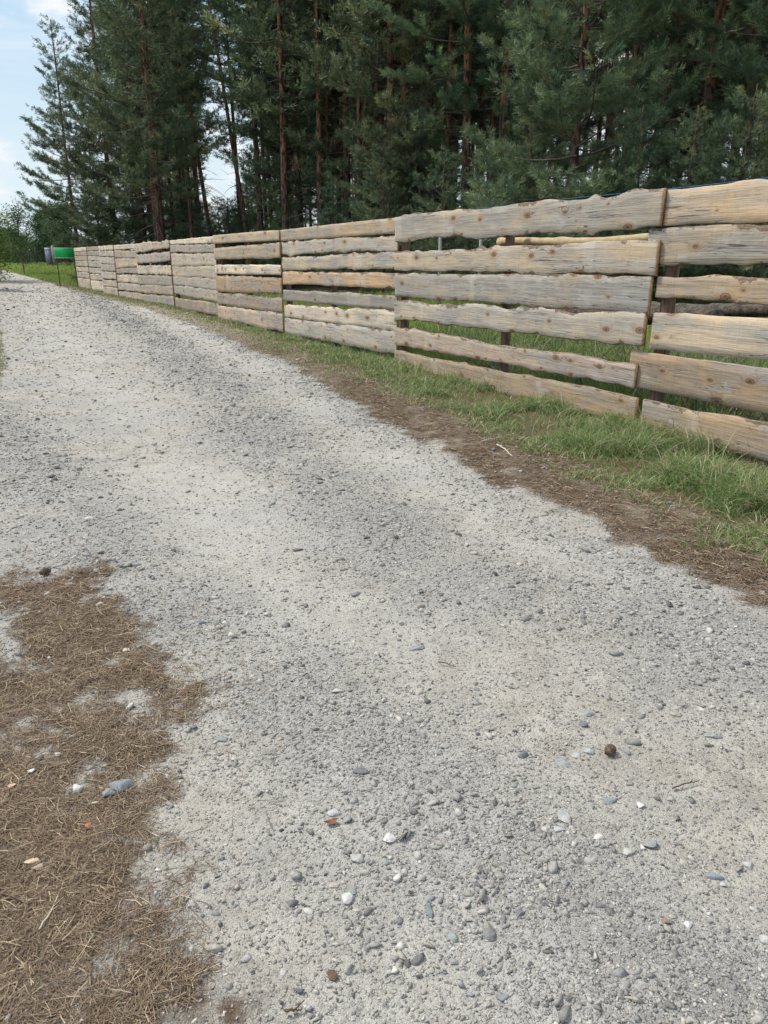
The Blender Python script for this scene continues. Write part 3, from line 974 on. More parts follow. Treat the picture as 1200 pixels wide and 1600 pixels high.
def board_mesh(L, z0t, z0b, z1t, z1b, amp, thick, rng, tilt_cut=0.0, soft=False):
    nx = max(14, int(L / 0.022))
    t = np.linspace(0, 1, nx)
    xs = t * L
    sd = int(rng.integers(1, 10 ** 6))
    zero = np.zeros(nx)
    edge_t = (fbm(xs * 1.7, zero + 0.3, sd, 3) - 0.5) * amp * 5.6 + (vnoise(xs * 7, zero, sd + 5) - 0.5) * amp * 0.7
    edge_b = (fbm(xs * 1.7, zero + 0.7, sd + 99, 3) - 0.5) * amp * 5.6 + (vnoise(xs * 7, zero, sd + 8) - 0.5) * amp * 0.7
    # little swellings where side branches left the log
    for k in range(int(L / 0.8)):
        c = rng.uniform(0.05, 0.95) * L; w = rng.uniform(0.05, 0.11); h = amp * rng.uniform(0.3, 2.0)
        bump = h * np.exp(-((xs - c) / w) ** 2)
        edge_t += bump
        edge_b -= bump * rng.uniform(0, 1)
    zt_ = z0t + (z1t - z0t) * t + edge_t * smooth(0, 0.04, t) 
    zb_ = z0b + (z1b - z0b) * t + edge_b
    zt_ = zt_ + 0.005 + (rng.random(nx) - 0.5) * amp * 0.16
    zb_ = zb_ - 0.012 + (rng.random(nx) - 0.5) * amp * 0.22
    wane = 0.005 + amp * 0.35
    yf, yb = -thick / 2, thick / 2
    bow = (fbm(xs * 0.5, zero, sd + 44, 2) - 0.5) * 0.012
    prof = []
    for f in (0.0, 0.22, 0.5, 0.78, 1.0):            # front face, bottom to top
        z = (zb_ + wane) + ((zt_ - wane) - (zb_ + wane)) * f
        prof.append((yf + bow + 0.002 * np.sin(f * 3.1), z))
    prof.append((yf * 0.45 + bow, zt_ - wane * 0.22)); prof.append((yb + bow, zt_))
    prof.append((yb + bow, zb_)); prof.append((yf * 0.45 + bow, zb_ + wane * 0.22))
    k = len(prof)
    V = np.zeros((nx, k, 3))
    for j, (yy, zz) in enumerate(prof):
        V[:, j, 0] = xs; V[:, j, 1] = yy; V[:, j, 2] = zz
    cut = rng.normal(0, 0.012)
    V[:, :, 0] += (V[:, :, 2] - 0.5 * (z0b + z0t)) * cut * (t[:, None] - 0.5)
    i = np.arange(nx - 1)[:, None]; j = np.arange(k)[None]
    q = np.stack([i * k + j, (i + 1) * k + j, (i + 1) * k + (j + 1) % k, i * k + (j + 1) % k], -1).reshape(-1, 4)
    jj = np.tile(np.arange(k), nx - 1)
    wt, wb = rng.random() < 0.3, rng.random() < 0.45
    mi = np.where(((jj == 5) & (amp > .007)) | ((jj == 7) & (amp > .007)) | ((jj == 4) & wt & (amp > .007)) | ((jj == 8) & wb & (amp > .007)), 2, 0)
    e0 = np.arange(k)[None]; e1 = ((nx - 1) * k + np.arange(k))[None, ::-1]
    mi = np.concatenate([mi, [1, 1]])
    zc = 0.25 * (z0t + z0b + z1t + z1b)
    V[:, :, 2] -= zc
    ed = np.minimum(np.abs(V[:, :, 2] + zc - zt_[:, None]), np.abs(V[:, :, 2] + zc - zb_[:, None]))
    ed = np.where(amp < 0.007, 1.0, ed)
    return make_mesh("board", V.reshape(-1, 3), [q, np.concatenate([e0, e1])], {'edge_dist': ed.ravel()}, False, [M_BOARD, M_ENDGRAIN, M_WANE], mi), zc


def build_fence():
    rng = np.random.default_rng(5)
    root_xy = FJ[8]
    root = empty("board_fence", (root_xy[0], root_xy[1], 0.0), "long fence of rough live-edge pine boards running back along the gravel road", "fence")
    nrm_all = []

    def add_board(A, B, zs, tone, amp, off, ext=(0, 0)):
        d = B - A; L = np.linalg.norm(d); d = d / L
        nrm = np.array([-d[1], d[0]])                      # d runs far->near ; the road lies on the ...
        nrm = -nrm if nrm @ (np.array([0, 0]) - A) < 0 else nrm
        A2 = A - d * ext[0]; L2 = L + ext[0] + ext[1]
        me, zc = board_mesh(L2, *zs, amp, rng.uniform(0.028, 0.036), rng)
        o = link("board", me, root)
        p = A2 + nrm * off
        o.location = (p[0] - root_xy[0], p[1] - root_xy[1], zc)
        o.rotation_euler.z = math.atan2(d[1], d[0])
        v = rng.uniform(0.84, 1.24)
        o.color = (min(tone[0] * v, 1), min(tone[1] * v, 1), min(tone[2] * v, 1), 1)
        return o

    for n, (ji, rows) in enumerate(PANELS):
        A, B = FJ[ji], FJ[ji + 1]
        base_off = 0.045 if n % 2 == 0 else 0.012
        for m, (lt, lb, rt, rb, tone, amp) in enumerate(rows):
            zs = (zat(A, lt), zat(A, lb), zat(B, rt), zat(B, rb))
            e1 = rng.uniform(-0.01, 0.02)
            if ji == 8:
                e1 = [0.0, 0.01, -0.03, -0.05, -0.10, -0.05][m]
            add_board(A, B, zs, tone, amp, base_off + rng.uniform(-0.003, 0.003), (rng.uniform(-0.005, 0.01), e1))
    # the length on the right runs out of the picture
    A, B = FJ[9], FJ[10]
    dvec = (B - A) / np.linalg.norm(B - A)
    rows = [(297, 350, 283, 350, TAN, .006), (358, 412, 352, 411, BUFF, .014), (432, 465, 427, 467, TAN, .016), (489, 543, 492, 553, BUFF, .006),
            (551, 606, 574, 641, BROWN, .006), (624, 668, 648, 702, BROWN, .010)]
    # where the fence plane meets pixel column 1200
    for m, (lt, lb, rt, rb, tone, amp) in enumerate(rows):
        lo, hi = 0.0, 5.0
        zmid = 1.0
        for _ in range(40):
            s = 0.5 * (lo + hi)
            X = A + dvec * s
            if project(X[0], X[1], zmid)[0] < 1200: lo = s
            else: hi = s
        S = A + dvec * s
        f = np.linalg.norm(B - A) / s
        l_t, l_b, r_t, r_b = zat(A, lt), zat(A, lb), zat(S, rt), zat(S, rb)
        zs = (l_t, l_b, l_t + (r_t - l_t) * (1 + (f - 1) * 0.25), l_b + (r_b - l_b) * (1 + (f - 1) * 0.25))
        add_board(A, B, zs, tone, amp, 0.008 + rng.uniform(-0.002, 0.002), ([0.0, 0.16, 0.0, 0.0, 0.22, 0.0][m], 0))
    # posts
    for i in range(len(FJ)):
        P = FJ[i]
        d = FJ[min(i + 1, len(FJ) - 1)] - FJ[max(i - 1, 0)]; d = d / np.linalg.norm(d)
        spots = [P + (d * 0.05)]
        if 2 <= i < len(FJ) - 1:
            L = np.linalg.norm(FJ[i + 1] - P)
            spots.append(P + (FJ[i + 1] - P) * (0.53 if i == 8 else 0.48))
        for k, S in enumerate(spots):
            nrm = np.array([-d[1], d[0]])
            nrm = -nrm if nrm @ (-S) < 0 else nrm
            S = S - nrm * 0.085
            g = Geo()
            h = (zat(S, JOINTS[min(i, 9)][1]) if k == 0 and i < 10 else 2.0) - 0.06
            h = min(max(h, 1.6), 2.03)
            w = rng.uniform(0.055, 0.07)
            zz = np.linspace(-0.3, h, 8)
            pts = np.stack([rng.normal(0, 0.004, 8), rng.normal(0, 0.004, 8), zz], 1)
            g.tube(pts, w * np.linspace(1.05, 0.95, 8), 8)
            o = link("post", g.mesh("post", [M_POST], False), root)
            o.location = (S[0] - root_xy[0], S[1] - root_xy[1], 0)
            o.rotation_euler.z = math.atan2(d[1], d[0])
    return root


fence = build_fence()

# string stretched along the top of the near boards
A, B = FJ[8], FJ[10]
d = (B - A) / np.linalg.norm(B - A); nrm = np.array([-d[1], d[0]]); nrm = -nrm if nrm @ (-A) < 0 else nrm
g = Geo()
pts = []
for s in np.linspace(0.15, 10.2, 30):
    p = A + d * s - nrm * 0.05
    k = (s - 0.15) / 10.0
    zA, zB = zat(A, 338.5), zat(FJ[9], 293.5)
    pts.append((p[0], p[1], zA + (zB - zA) * min(s / np.linalg.norm(FJ[9] - A), 1.12) + 0.004 * math.sin(s * 2.1)))
g.tube(pts, 0.0045, 5)
o = link("string_line", g.mesh("string_line", [M_CORD]))
tag(o, "thin dark blue string stretched along the top of the nearest boards", "string")


def fence_point(px, back=0.0, z=None, seg=(8, 10)):
    """point of the fence plane in pixel column px, pushed back behind the boards"""
    A, B = FJ[seg[0]], FJ[seg[1]]
    lo, hi = -3.0, 12.0
    d = (B - A) / np.linalg.norm(B - A)
    for _ in range(40):
        s = 0.5 * (lo + hi); X = A + d * s
        if project(X[0], X[1], z if z is not None else 1.0)[0] < px: lo = s
        else: hi = s
    n = np.array([-d[1], d[0]]); n = n if n @ (-A) < 0 else -n
    return A + d * s + n * back, d, n


def log_thing(name, P0, P1, r, mat, label, cat, group=None, rng=np.random.default_rng(3), flat=1.0):
    P0, P1 = np.array(P0, float), np.array(P1, float)
    c = 0.5 * (P0 + P1)
    n = 22
    t = np.linspace(0, 1, n)[:, None]
    pts = P0 + (P1 - P0) * t - c
    pts[:, 2] += 0.02 * np.sin(t[:, 0] * 5 + r * 30)
    rad = r * (1 - 0.15 * t[:, 0]) * (1 + 0.07 * rng.normal(size=n))
    g = Geo(); g.tube(pts, rad, 10)
    me = g.mesh(name, [mat], True)
    o = link(name, me, None, c)
    o.scale.z = flat
    return tag(o, label, cat, group)


# long peeled slab and its dark neighbour hung on the back of the posts
p0, d, n = fence_point(752, 0.26, 1.6); p1, _, _ = fence_point(1017, 0.26, 1.6)
zA, zB = zat(p0, 381), zat(p1, 369)
log_thing("peeled_pole", (*p0, zA), (*p1, zB), 0.05, M_PEELED, "pale peeled pole lying behind the top gap of the nearest boards", "pole")
p0, d, n = fence_point(795, 0.26, 1.5); p1, _, _ = fence_point(1017, 0.26, 1.5)
log_thing("bark_slab", (*p0, zat(p0, 389)), (*p1, zat(p1, 381)), 0.042, M_LOGBARK, "dark bark slab just below the pale peeled pole behind the fence", "slab", flat=0.55)
# logs on the grass behind the fence
p0, d, n = fence_point(733, 1.0, 0.5); p1, _, _ = fence_point(985, 1.0, 0.5)
log_thing("bark_log", (*p0, zat(p0, 484)), (*p1, zat(p1, 500)), 0.11, M_LOGBARK, "dark barked log on the grass behind the third gap of the fence", "log")
p0, d, n = fence_point(800, 1.4, 0.6); p1, _, _ = fence_point(1030, 1.4, 0.6)
log_thing("bark_log", (*p0, zat(p0, 478)), (*p1, zat(p1, 488)), 0.08, M_LOGBARK, "thinner dark log lying on top of the barked log behind the fence", "log")


# ------------------------------------------------------------------ trees
def perp_frame(D):
    D = D / (np.linalg.norm(D, axis=1)[:, None] + 1e-9)
    h = np.where(np.abs(D[:, 2:3]) < 0.9, np.array([[0, 0, 1.0]]), np.array([[1.0, 0, 0]]))
    N = np.cross(D, h); N /= np.linalg.norm(N, axis=1)[:, None] + 1e-9
    return D, N, np.cross(D, N)


def tufts_mesh(name, P, D, size, tint, rng, nn, width):
    """needle tufts: nn thin triangles round each shoot"""
    n = len(P)
    D, N, B = perp_frame(D)
    k = np.arange(nn)
    a = rng.uniform(0, 2 * np.pi, (n, nn))
    along = rng.uniform(-0.4, 1.0, (n, nn))
    spread = rng.uniform(0.45, 1.0, (n, nn))
    base = P[:, None] + D[:, None] * (along * 0.55 * size[:, None])[..., None]
    rad = np.cos(a)[..., None] * N[:, None] + np.sin(a)[..., None] * B[:, None]
    dirn = D[:, None] * 0.75 + rad * spread[..., None]
    dirn /= np.linalg.norm(dirn, axis=2)[..., None]
    ln = size[:, None] * rng.uniform(0.55, 1.0, (n, nn))
    tip = base + dirn * ln[..., None]
    sidev = np.cross(dirn, rad + 0.3 * rng.normal(size=rad.shape)); sidev /= np.linalg.norm(sidev, axis=2)[..., None] + 1e-9
    w = width * rng.uniform(0.7, 1.3, (n, nn))[..., None]
    midp = base + dirn * (ln * 0.55)[..., None]
    V = np.stack([base, midp + sidev * w, tip, midp - sidev * w], 2).reshape(-1, 3)
    q = np.arange(n * nn * 4).reshape(-1, 4)
    c = np.repeat(tint, nn, 0) * rng.uniform(0.85, 1.15, (n * nn, 1))
    return make_mesh(name, V, [q], {'tint': np.repeat(c, 4, 0)}, False, [M_PINE])


def trunk_pts(H, lean, rng, wob=0.05, n=20):
    z = np.linspace(-0.3, H, n)
    t = np.clip(z / H, 0, 1)
    ax, ay = rng.uniform(0, 6.28, 2)
    x = lean[0] * t * H + wob * np.sin(t * 5 + ax) * t * 2
    y = lean[1] * t * H + wob * np.sin(t * 4 + ay) * t * 2
    return np.stack([x, y, z], 1)


PINE_TINTS = np.array([[0.098, 0.150, 0.082], [0.128, 0.190, 0.096], [0.180, 0.240, 0.112], [0.078, 0.125, 0.074], [0.235, 0.275, 0.130]])


def make_pine(seed, H, cb, Rad, kind='tall', r0=0.17, lean=(0, 0), nn=9, width=0.008, dens=1.0, dead=14, tint_mul=1.0, tsize=0.15):
    """returns meshes (trunk, limbs, crown)"""
    rng = np.random.default_rng(seed)
    TP = trunk_pts(H, lean, rng, 0.06 if kind == 'tall' else 0.03)
    tt = np.clip(TP[:, 2] / H, 0, 1)
    rad = r0 * (1 - 0.80 * tt) * (1 + 0.35 * np.exp(-tt * H / 0.35))
    gT = Geo(); gT.tube(TP, rad, 10)
    gL = Geo()
    tp = lambda z: np.array([np.interp(z, TP[:, 2], TP[:, 0]), np.interp(z, TP[:, 2], TP[:, 1]), z])
    PP, DD, SS, CC = [], [], [], []
    z = cb
    while z < H - 0.25:
        t = (z - cb) / (H - cb)
        if kind == 'tall':
            prof = (0.40 + 1.0 * math.sin(min(1, t * 1.15 + 0.12) * math.pi * 0.62)) * (1 - t) ** 0.35
        elif kind == 'dense':
            prof = (0.75 + 0.45 * math.sin(min(1, t * 1.6) * math.pi)) * (1 - t) ** 0.55
        else:
            prof = (1 - t) ** 0.75 + 0.06
        kk = rng.integers(3, 6) if kind != 'tall' else rng.integers(2, 5)
        a0 = rng.uniform(0, 6.28)
        for q in range(kk):
            L = Rad * prof * rng.uniform(0.55, 1.15)
            if L < 0.18: continue
            az = a0 + q * 6.283 / kk + rng.normal(0, 0.3)
            el = (-0.12 + 0.75 * t + rng.normal(0, 0.12)) if kind == 'tall' else (-0.05 + 0.7 * t + rng.normal(0, 0.14))
            b = tp(z + rng.uniform(-0.12, 0.12))
            hd = np.array([math.cos(az), math.sin(az), 0])
            u = np.linspace(0, 1, 7)
            droop = rng.uniform(0.02, 0.25)
            path = b + np.outer(u * L * math.cos(el), hd)
            path[:, 2] += u * L * math.sin(el) - droop * L * u * (1 - u) * 1.5 + 0.16 * L * u ** 3
            sidev = np.array([-hd[1], hd[0], 0])
            path += np.outer(np.sin(u * 3 + rng.uniform(0, 6)) * 0.05 * L, sidev)
            gL.tube(path, (0.006 + 0.009 * L) * (1 - 0.88 * u), 4, False)
            # side shoots
            m = max(3, int(L / 0.125 * dens))
            for s in range(m):
                us = rng.uniform(0.28 if kind != 'tall' else 0.40, 1.0) if s < m - 1 else 1.0
                sp = np.array([np.interp(us, u, path[:, c]) for c in range(3)])
                ls = (0.16 + 0.34 * L * (1 - us) + rng.uniform(0, 0.16)) * (1.0 if us < 1 else 0.6)
                sg = 1 if rng.random() < 0.5 else -1
                ang = rng.uniform(0.5, 1.15) * sg if us < 1 else 0
                dr = hd * math.cos(ang) + sidev * math.sin(ang)
                dr = dr * math.cos(0.25) + np.array([0, 0, 1.0]) * rng.uniform(-0.05, 0.5)
                nt_ = max(2, int(ls / 0.07))
                v = np.linspace(0.15, 1, nt_)
                pts = sp + np.outer(v * ls, dr) + rng.normal(0, 0.022, (nt_, 3))
                pts[:, 2] += 0.15 * ls * v ** 2
                PP.append(pts)
                dd = dr + np.array([0, 0, 0.55]) + rng.normal(0, 0.38, (nt_, 3))
                DD.append(dd)
                SS.append(tsize * rng.uniform(0.75, 1.2, nt_))
                tb = PINE_TINTS[rng.choice(5, p=[.28, .3, .18, .16, .08])]
                CC.append(np.tile(tb, (nt_, 1)) * rng.uniform(0.8, 1.2))
        z += rng.uniform(0.28, 0.5) if kind != 'young' else rng.uniform(0.22, 0.36)
    # dead, bare limbs below the crown
    for q in range(dead):
        zz = rng.uniform(1.2, max(1.5, cb + 1.0))
        az = rng.uniform(0, 6.28); L = rng.uniform(0.4, 1.9)
        hd = np.array([math.cos(az), math.sin(az), 0]); u = np.linspace(0, 1, 6)
        L *= 1.0
        path = tp(zz) + np.outer(u * L, hd); path[:, 2] += L * (rng.uniform(-0.1, 0.35) * u - rng.uniform(0.1, 0.5) * u ** 2)
        path += rng.normal(0, 0.03, (6, 3)) * u[:, None]
        gL.tube(path, 0.014 * (1 - 0.8 * u) * (0.6 + 0.4 * L), 4, False)
        for w in range(rng.integers(0, 4)):
            us = rng.uniform(0.3, 0.9); b = np.array([np.interp(us, u, path[:, c]) for c in range(3)])
            dv = hd * 0.7 + rng.normal(0, 0.5, 3)
            l2 = rng.uniform(0.15, 0.5)
            gL.tube([b, b + dv * l2 * 0.5 + [0, 0, .02], b + dv * l2], [0.008, 0.005, 0.002], 3, False)
    P = np.concatenate(PP); D = np.concatenate(DD); S = np.concatenate(SS); C = np.concatenate(CC) * tint_mul
    crown = tufts_mesh("crown", P, D, S, C, rng, nn, width)
    return gT.mesh("trunk", [M_BARK], True), gL.mesh("limbs", [M_LIMB], True), crown


def tree_at(name, meshes, xy, label, cat, group, rz=0.0, sc=1.0, scz=None):
    z = float(zt(xy)[0])
    root = empty(name, (xy[0], xy[1], z - 0.02), label, cat, group, rz)
    root.scale = (sc, sc, scz if scz else sc)
    for nm, me in zip(("trunk", "limbs", "crown"), meshes):
        if me is not None: link(nm, me, root)
    return root


print("protos")
TALL = [make_pine(100 + i, H, cb, Rr, 'tall', r0, nn=9, width=0.011, dens=1.0, dead=14, tsize=0.19) for i, (H, cb, Rr, r0) in
        enumerate([(17, 4.6, 2.5, 0.17), (18, 6.0, 2.2, 0.15), (16, 3.6, 2.6, 0.16), (19, 6.5, 2.3, 0.18), (15, 5.5, 1.9, 0.13)])]
FARP = [make_pine(200 + i, H, cb, Rr, 'tall', r0, nn=6, width=0.018, dens=0.6, dead=8, tsize=0.24) for i, (H, cb, Rr, r0) in
        enumerate([(17, 7.0, 2.2, 0.15), (18, 9.0, 2.0, 0.14), (16, 6.0, 2.2, 0.15), (15, 8.0, 1.7, 0.12)])]
YOUNG = [make_pine(300 + i, H, cb, Rr, 'young', r0, nn=14, width=0.0065, dens=1.0, dead=2, tsize=0.17) for i, (H, cb, Rr, r0) in
         enumerate([(7.5, 0.4, 2.2, 0.09), (5.5, 0.3, 2.0, 0.07), (9.0, 0.6, 2.5, 0.11)])]

PINES = "pines at the forest edge behind the fence"
EDGE = [
    # px, Y, meshes, label, rz
    (124, 47, make_pine(1, 13.6, 2.0, 2.8, 'dense', 0.12, (0.0, 0), 10, 0.012, 0.72, 6, 1.0, 0.2), "airy pine standing alone against the open sky at the forest's left end", 0.4),
    (184, 43, make_pine(2, 17.0, 0.9, 3.0, 'dense', 0.16, (0, 0), 9, 0.012, 0.8, 6, 0.9, 0.2), "dense dark pine between the airy pine and the broad dark pine", 1.3),
    (228, 41, make_pine(21, 18.0, 2.6, 2.7, 'dense', 0.16, (0, 0), 9, 0.012, 0.75, 12, 0.9, 0.2), "dense pine pressed against the left side of the broad dark pine", 2.3),
    (255, 35, make_pine(3, 17.5, 4.2, 3.5, 'dense', 0.20, (-0.012, 0), 10, 0.011, 0.9, 30, 0.95, 0.19), "broad dark pine with a thick straight trunk above the far boards", 2.0),
    (338, 39, make_pine(4, 15.5, 6.5, 1.9, 'tall', 0.12, (-0.10, 0.0), 9, 0.011, 0.9, 10), "slim bare pine trunk leaning left beside the broad dark pine", 0.0),
    (398, 36, make_pine(5, 16.0, 6.2, 1.7, 'tall', 0.12, (-0.13, 0.02), 9, 0.011, 0.9, 12), "thin pine trunk with the strongest lean above the fence", 0.0),
    (378, 41, TALL[4], "thin upright pine with a sparse crown in front of a sky gap", 2.2),
    (410, 34, TALL[1], "tall slender pine with a long bare trunk right of the leaning trunks", 4.0),
    (470, 33, make_pine(6, 16.5, 3.0, 2.9, 'dense', 0.16, (0, 0), 10, 0.011, 1.0, 14, 1.0, 0.19), "bushy pine with hanging foliage above the grey-boarded fence length", 0.3),
    (545, 31, TALL[2], "pine with a lopsided crown left of the bright sky gap", 5.1),
    (632, 27, make_pine(7, 16.0, 2.7, 3.0, 'dense', 0.16, (0.01, 0), 17, 0.0065, 1.05, 12, 1.15, 0.18), "pine whose pale green sprays reach out over the fence joint", 3.3),
    (725, 24.5, make_pine(8, 17.0, 4.0, 2.5, 'tall', 0.16, (-0.01, 0), 19, 0.0055, 1.1, 46, 1.0, 0.17), "red-barked pine with many dead grey limbs low on its trunk", 0.9),
    (742, 27.5, TALL[0], "straight red trunk directly behind the pine with dead limbs", 1.9),
    (778, 24.0, make_pine(9, 18.0, 4.6, 2.3, 'tall', 0.16, (0.0, 0), 19, 0.0055, 1.0, 12, 1.0, 0.17), "thick straight dark-barked pine left of the blue green young pine", 2.8),
    (885, 18.5, make_pine(10, 10.5, 0.4, 2.9, 'young', 0.12, (0, 0), 21, 0.0052, 1.15, 2, 1.15, 0.17), "large blue green young pine with foliage to its foot", 0.0),
    (1072, 19.5, make_pine(11, 17.0, 3.9, 2.7, 'tall', 0.155, (0.005, 0), 20, 0.0052, 1.15, 26, 1.05, 0.17), "orange-brown pine trunk with curved dead limbs above the right-hand boards", 0.7),
    (1100, 20.8, make_pine(12, 17.5, 4.2, 2.4, 'tall', 0.14, (-0.005, 0), 19, 0.0055, 1.05, 14, 1.0, 0.17), "second orange-brown trunk standing close behind the curved dead limbs", 2.9),
    (1170, 18.6, make_pine(13, 16.0, 3.0, 2.8, 'tall', 0.145, (0.01, 0), 19, 0.0055, 1.05, 16, 1.0, 0.17), "dark shaded pine at the picture's right edge", 4.2),
    (1255, 17.0, TALL[3], "pine half cut off by the picture's right edge", 1.0),
]
for px, Y, ms, label, rz in EDGE:
    tree_at("pine_tree", ms, column(px, Y), label, "pine tree", PINES, rz)

YP = [(690, 22.0, 1, 0.72, "small pale green young pine below the dead limbs"), (820, 19.5, 0, 0.62, "rounded young pine left of the large blue green one"),
      (985, 16.6, 1, 0.72, "low spreading young pine in front of the orange trunks"), (1060, 15.8, 0, 0.50, "short young pine just above the tallest boards"),
      (1140, 16.0, 1, 0.74, "dark young pine touching the fence top near the right edge"), (1215, 15.0, 0, 0.60, "young pine partly outside the right edge"),
      (600, 25.0, 0, 0.60, "young pine with dense low foliage left of the pale green one"), (520, 29.0, 2, 0.42, "young pine filling the shade under the bushy pine"),
      (455, 31.5, 1, 0.62, "young pine behind the fence length with orange boards"), (760, 21.5, 1, 0.70, "young pine at the foot of the thick dark-barked pine"),
      (160, 42.0, 2, 0.70, "dark young pine under the dense pine at the far end"), (300, 40.0, 0, 0.65, "young pine in deep shade beside the broad pine's trunk"),
      (572, 27.5, 2, 0.5, "tall young pine under the lopsided crown"), (655, 25.5, 2, 0.66, "young pine in front of the pale sprays"),
      (860, 22.5, 2, 0.8, "tall young pine behind the large blue green one"), (1010, 20.5, 2, 0.72, "young pine left of the two orange trunks"), (215, 41.0, 0, 0.8, "young pine left of the broad pine's trunk"), (1130, 19.0, 2, 0.62, "young pine between the orange trunks and the dark shaded pine")]
for i, (px, Y, k, sc, label) in enumerate(YP):
    tree_at("young_pine", YOUNG[k], column(px, Y), label, "young pine", "young pines along the forest edge", i * 1.7, sc)

# slender trunks along the edge, crowns above the picture
POLE = [make_pine(400 + i, H, cb, 1.9, 'tall', r0, (ln, 0), 8, 0.011, 0.9, 24, 1.0, 0.18) for i, (H, cb, r0, ln) in enumerate([(17, 9.2, 0.115, 0.01), (18, 10.0, 0.13, -0.015), (16, 8.6, 0.10, 0.03)])]
for i, (px, Y) in enumerate([(302, 38), (312, 42), (428, 36), (447, 33.5), (500, 30.5), (515, 32), (560, 28.5), (585, 30), (660, 27), (692, 25.5), (757, 26), (800, 24.5), (835, 23.5), (960, 21.5), (1040, 20.8), (1125, 19.8)]):
    tree_at("pine_tree", POLE[i % 3], column(px, Y), "slender bare-trunked pine along the forest edge, its crown above the picture", "pine tree", "slender bare-trunked pines along the forest edge", i * 2.2, 1.0)

# the wood behind
rng = np.random.default_rng(77)
pts = []
tries = 0
while len(pts) < 150 and tries < 40000:
    tries += 1
    Y = rng.uniform(22, 85); px = rng.uniform(165, 1300)
    p = column(px, Y)
    fd = float(FOREST_D(p[None])[0])
    if fd < 1.5 or fd > 34: continue
    if any((p[0] - a) ** 2 + (p[1] - b) ** 2 < 1.9 ** 2 for a, b in pts): continue
    if 318 < px < 412: continue
    pts.append((p[0], p[1]))
pts += [tuple(column(px, Y)) for px, Y in ((1330, 16.5), (1390, 18), (1345, 22), (1420, 15.5), (1460, 20), (1500, 17), (1560, 14.5), (1400, 26), (1500, 24), (1340, 31))]
for i, p in enumerate(pts):
    k = int(rng.integers(0, 4))
    sc = rng.uniform(0.85, 1.1)
    tree_at("pine_tree", FARP[k], np.array(p), "tall pine deep in the shaded wood behind the fence", "pine tree", "pines deep in the shaded wood", rng.uniform(0, 6.28), sc, sc * rng.uniform(0.9, 1.1))


und = []
tries = 0
while len(und) < 44 and tries < 20000:
    tries += 1
    Y = rng.uniform(22, 78); p = column(rng.uniform(150, 1300), Y)
    fd = float(FOREST_D(p[None])[0])
    if fd < 4 or fd > 34: continue
    if any((p[0] - a) ** 2 + (p[1] - b) ** 2 < 2.6 ** 2 for a, b in und): continue
    und.append((p[0], p[1]))
for px, Y in ((292, 56), (318, 62), (345, 58), (368, 64), (392, 57), (418, 50), (446, 52), (330, 74), (380, 76), (270, 60), (480, 48)):
    und.append(tuple(column(px, Y)))
for i, p in enumerate(und):
    sc = rng.uniform(0.55, 0.9) if i < len(und) - 11 else rng.uniform(0.85, 1.15)
    tree_at("young_pine", YOUNG[int(rng.integers(0, 3))], np.array(p), "young pine in the deep shade under the tall pines", "young pine", "young pines under the tall pines", rng.uniform(0, 6.28), sc, sc * rng.uniform(0.6, 0.95))


# ------------------------------------------------------------------ broadleaf trees and bushes
def make_leafy(seed, H, Rad, stem, nl, leaf, tints, gap=0.3, trunk_r=0.06):
    rng = np.random.default_rng(seed)
    gT = Geo(); gL = Geo()
    TP = trunk_pts(H * 0.85, (0.02, 0), rng, 0.05, 12)
    gT.tube(TP, trunk_r * np.linspace(1, 0.2, 12), 8)
    C = []
    nb = int(26 + H * 4)
    for i in range(nb):
        z = stem + (H - stem) * rng.random() ** 0.9
        t = (z - stem) / (H - stem)
        prof = math.sin(min(1, max(0.05, t * 0.85 + 0.15)) * math.pi) ** 0.6
        az = rng.uniform(0, 6.28); L = Rad * prof * rng.uniform(0.45, 1.05)
        b = np.array([np.interp(z * 0.8, TP[:, 2], TP[:, 0]), np.interp(z * 0.8, TP[:, 2], TP[:, 1]), z * 0.8])
        e = b + np.array([math.cos(az) * L, math.sin(az) * L, L * rng.uniform(0.0, 0.5) + z * 0.2])
        mid = 0.5 * (b + e) + rng.normal(0, 0.05, 3)
        gL.tube([b, mid, e], [0.018, 0.011, 0.004], 4, False)
        for u in np.linspace(0.35, 1, 5):
            C.append(b + (e - b) * u + rng.normal(0, 0.12, 3))
    C = np.array(C)
    n = nl
    ci = rng.integers(0, len(C), n)
    P = C[ci] + rng.normal(0, 0.16 + 0.03 * Rad, (n, 3))
    P[:, 2] = np.maximum(P[:, 2], 0.05)
    nrm = rng.normal(size=(n, 3)) + [0, 0, 0.7]
    D, N, B = perp_frame(nrm)
    s = leaf * rng.uniform(0.6, 1.2, n)[:, None]
    V = np.stack([P - N * s, P + B * s * 0.5, P + N * s, P - B * s * 0.5], 1).reshape(-1, 3)
    tints = np.array(tints)
    clump = tints[rng.integers(0, len(tints), len(C))]
    c = clump[ci] * rng.uniform(0.8, 1.2, (n, 1))
    me = make_mesh("crown", V, [np.arange(n * 4).reshape(-1, 4)], {'tint': np.repeat(c, 4, 0)}, False, [M_LEAF])
    return gT.mesh("trunk", [M_LIMB], True), gL.mesh("limbs", [M_LIMB], True), me


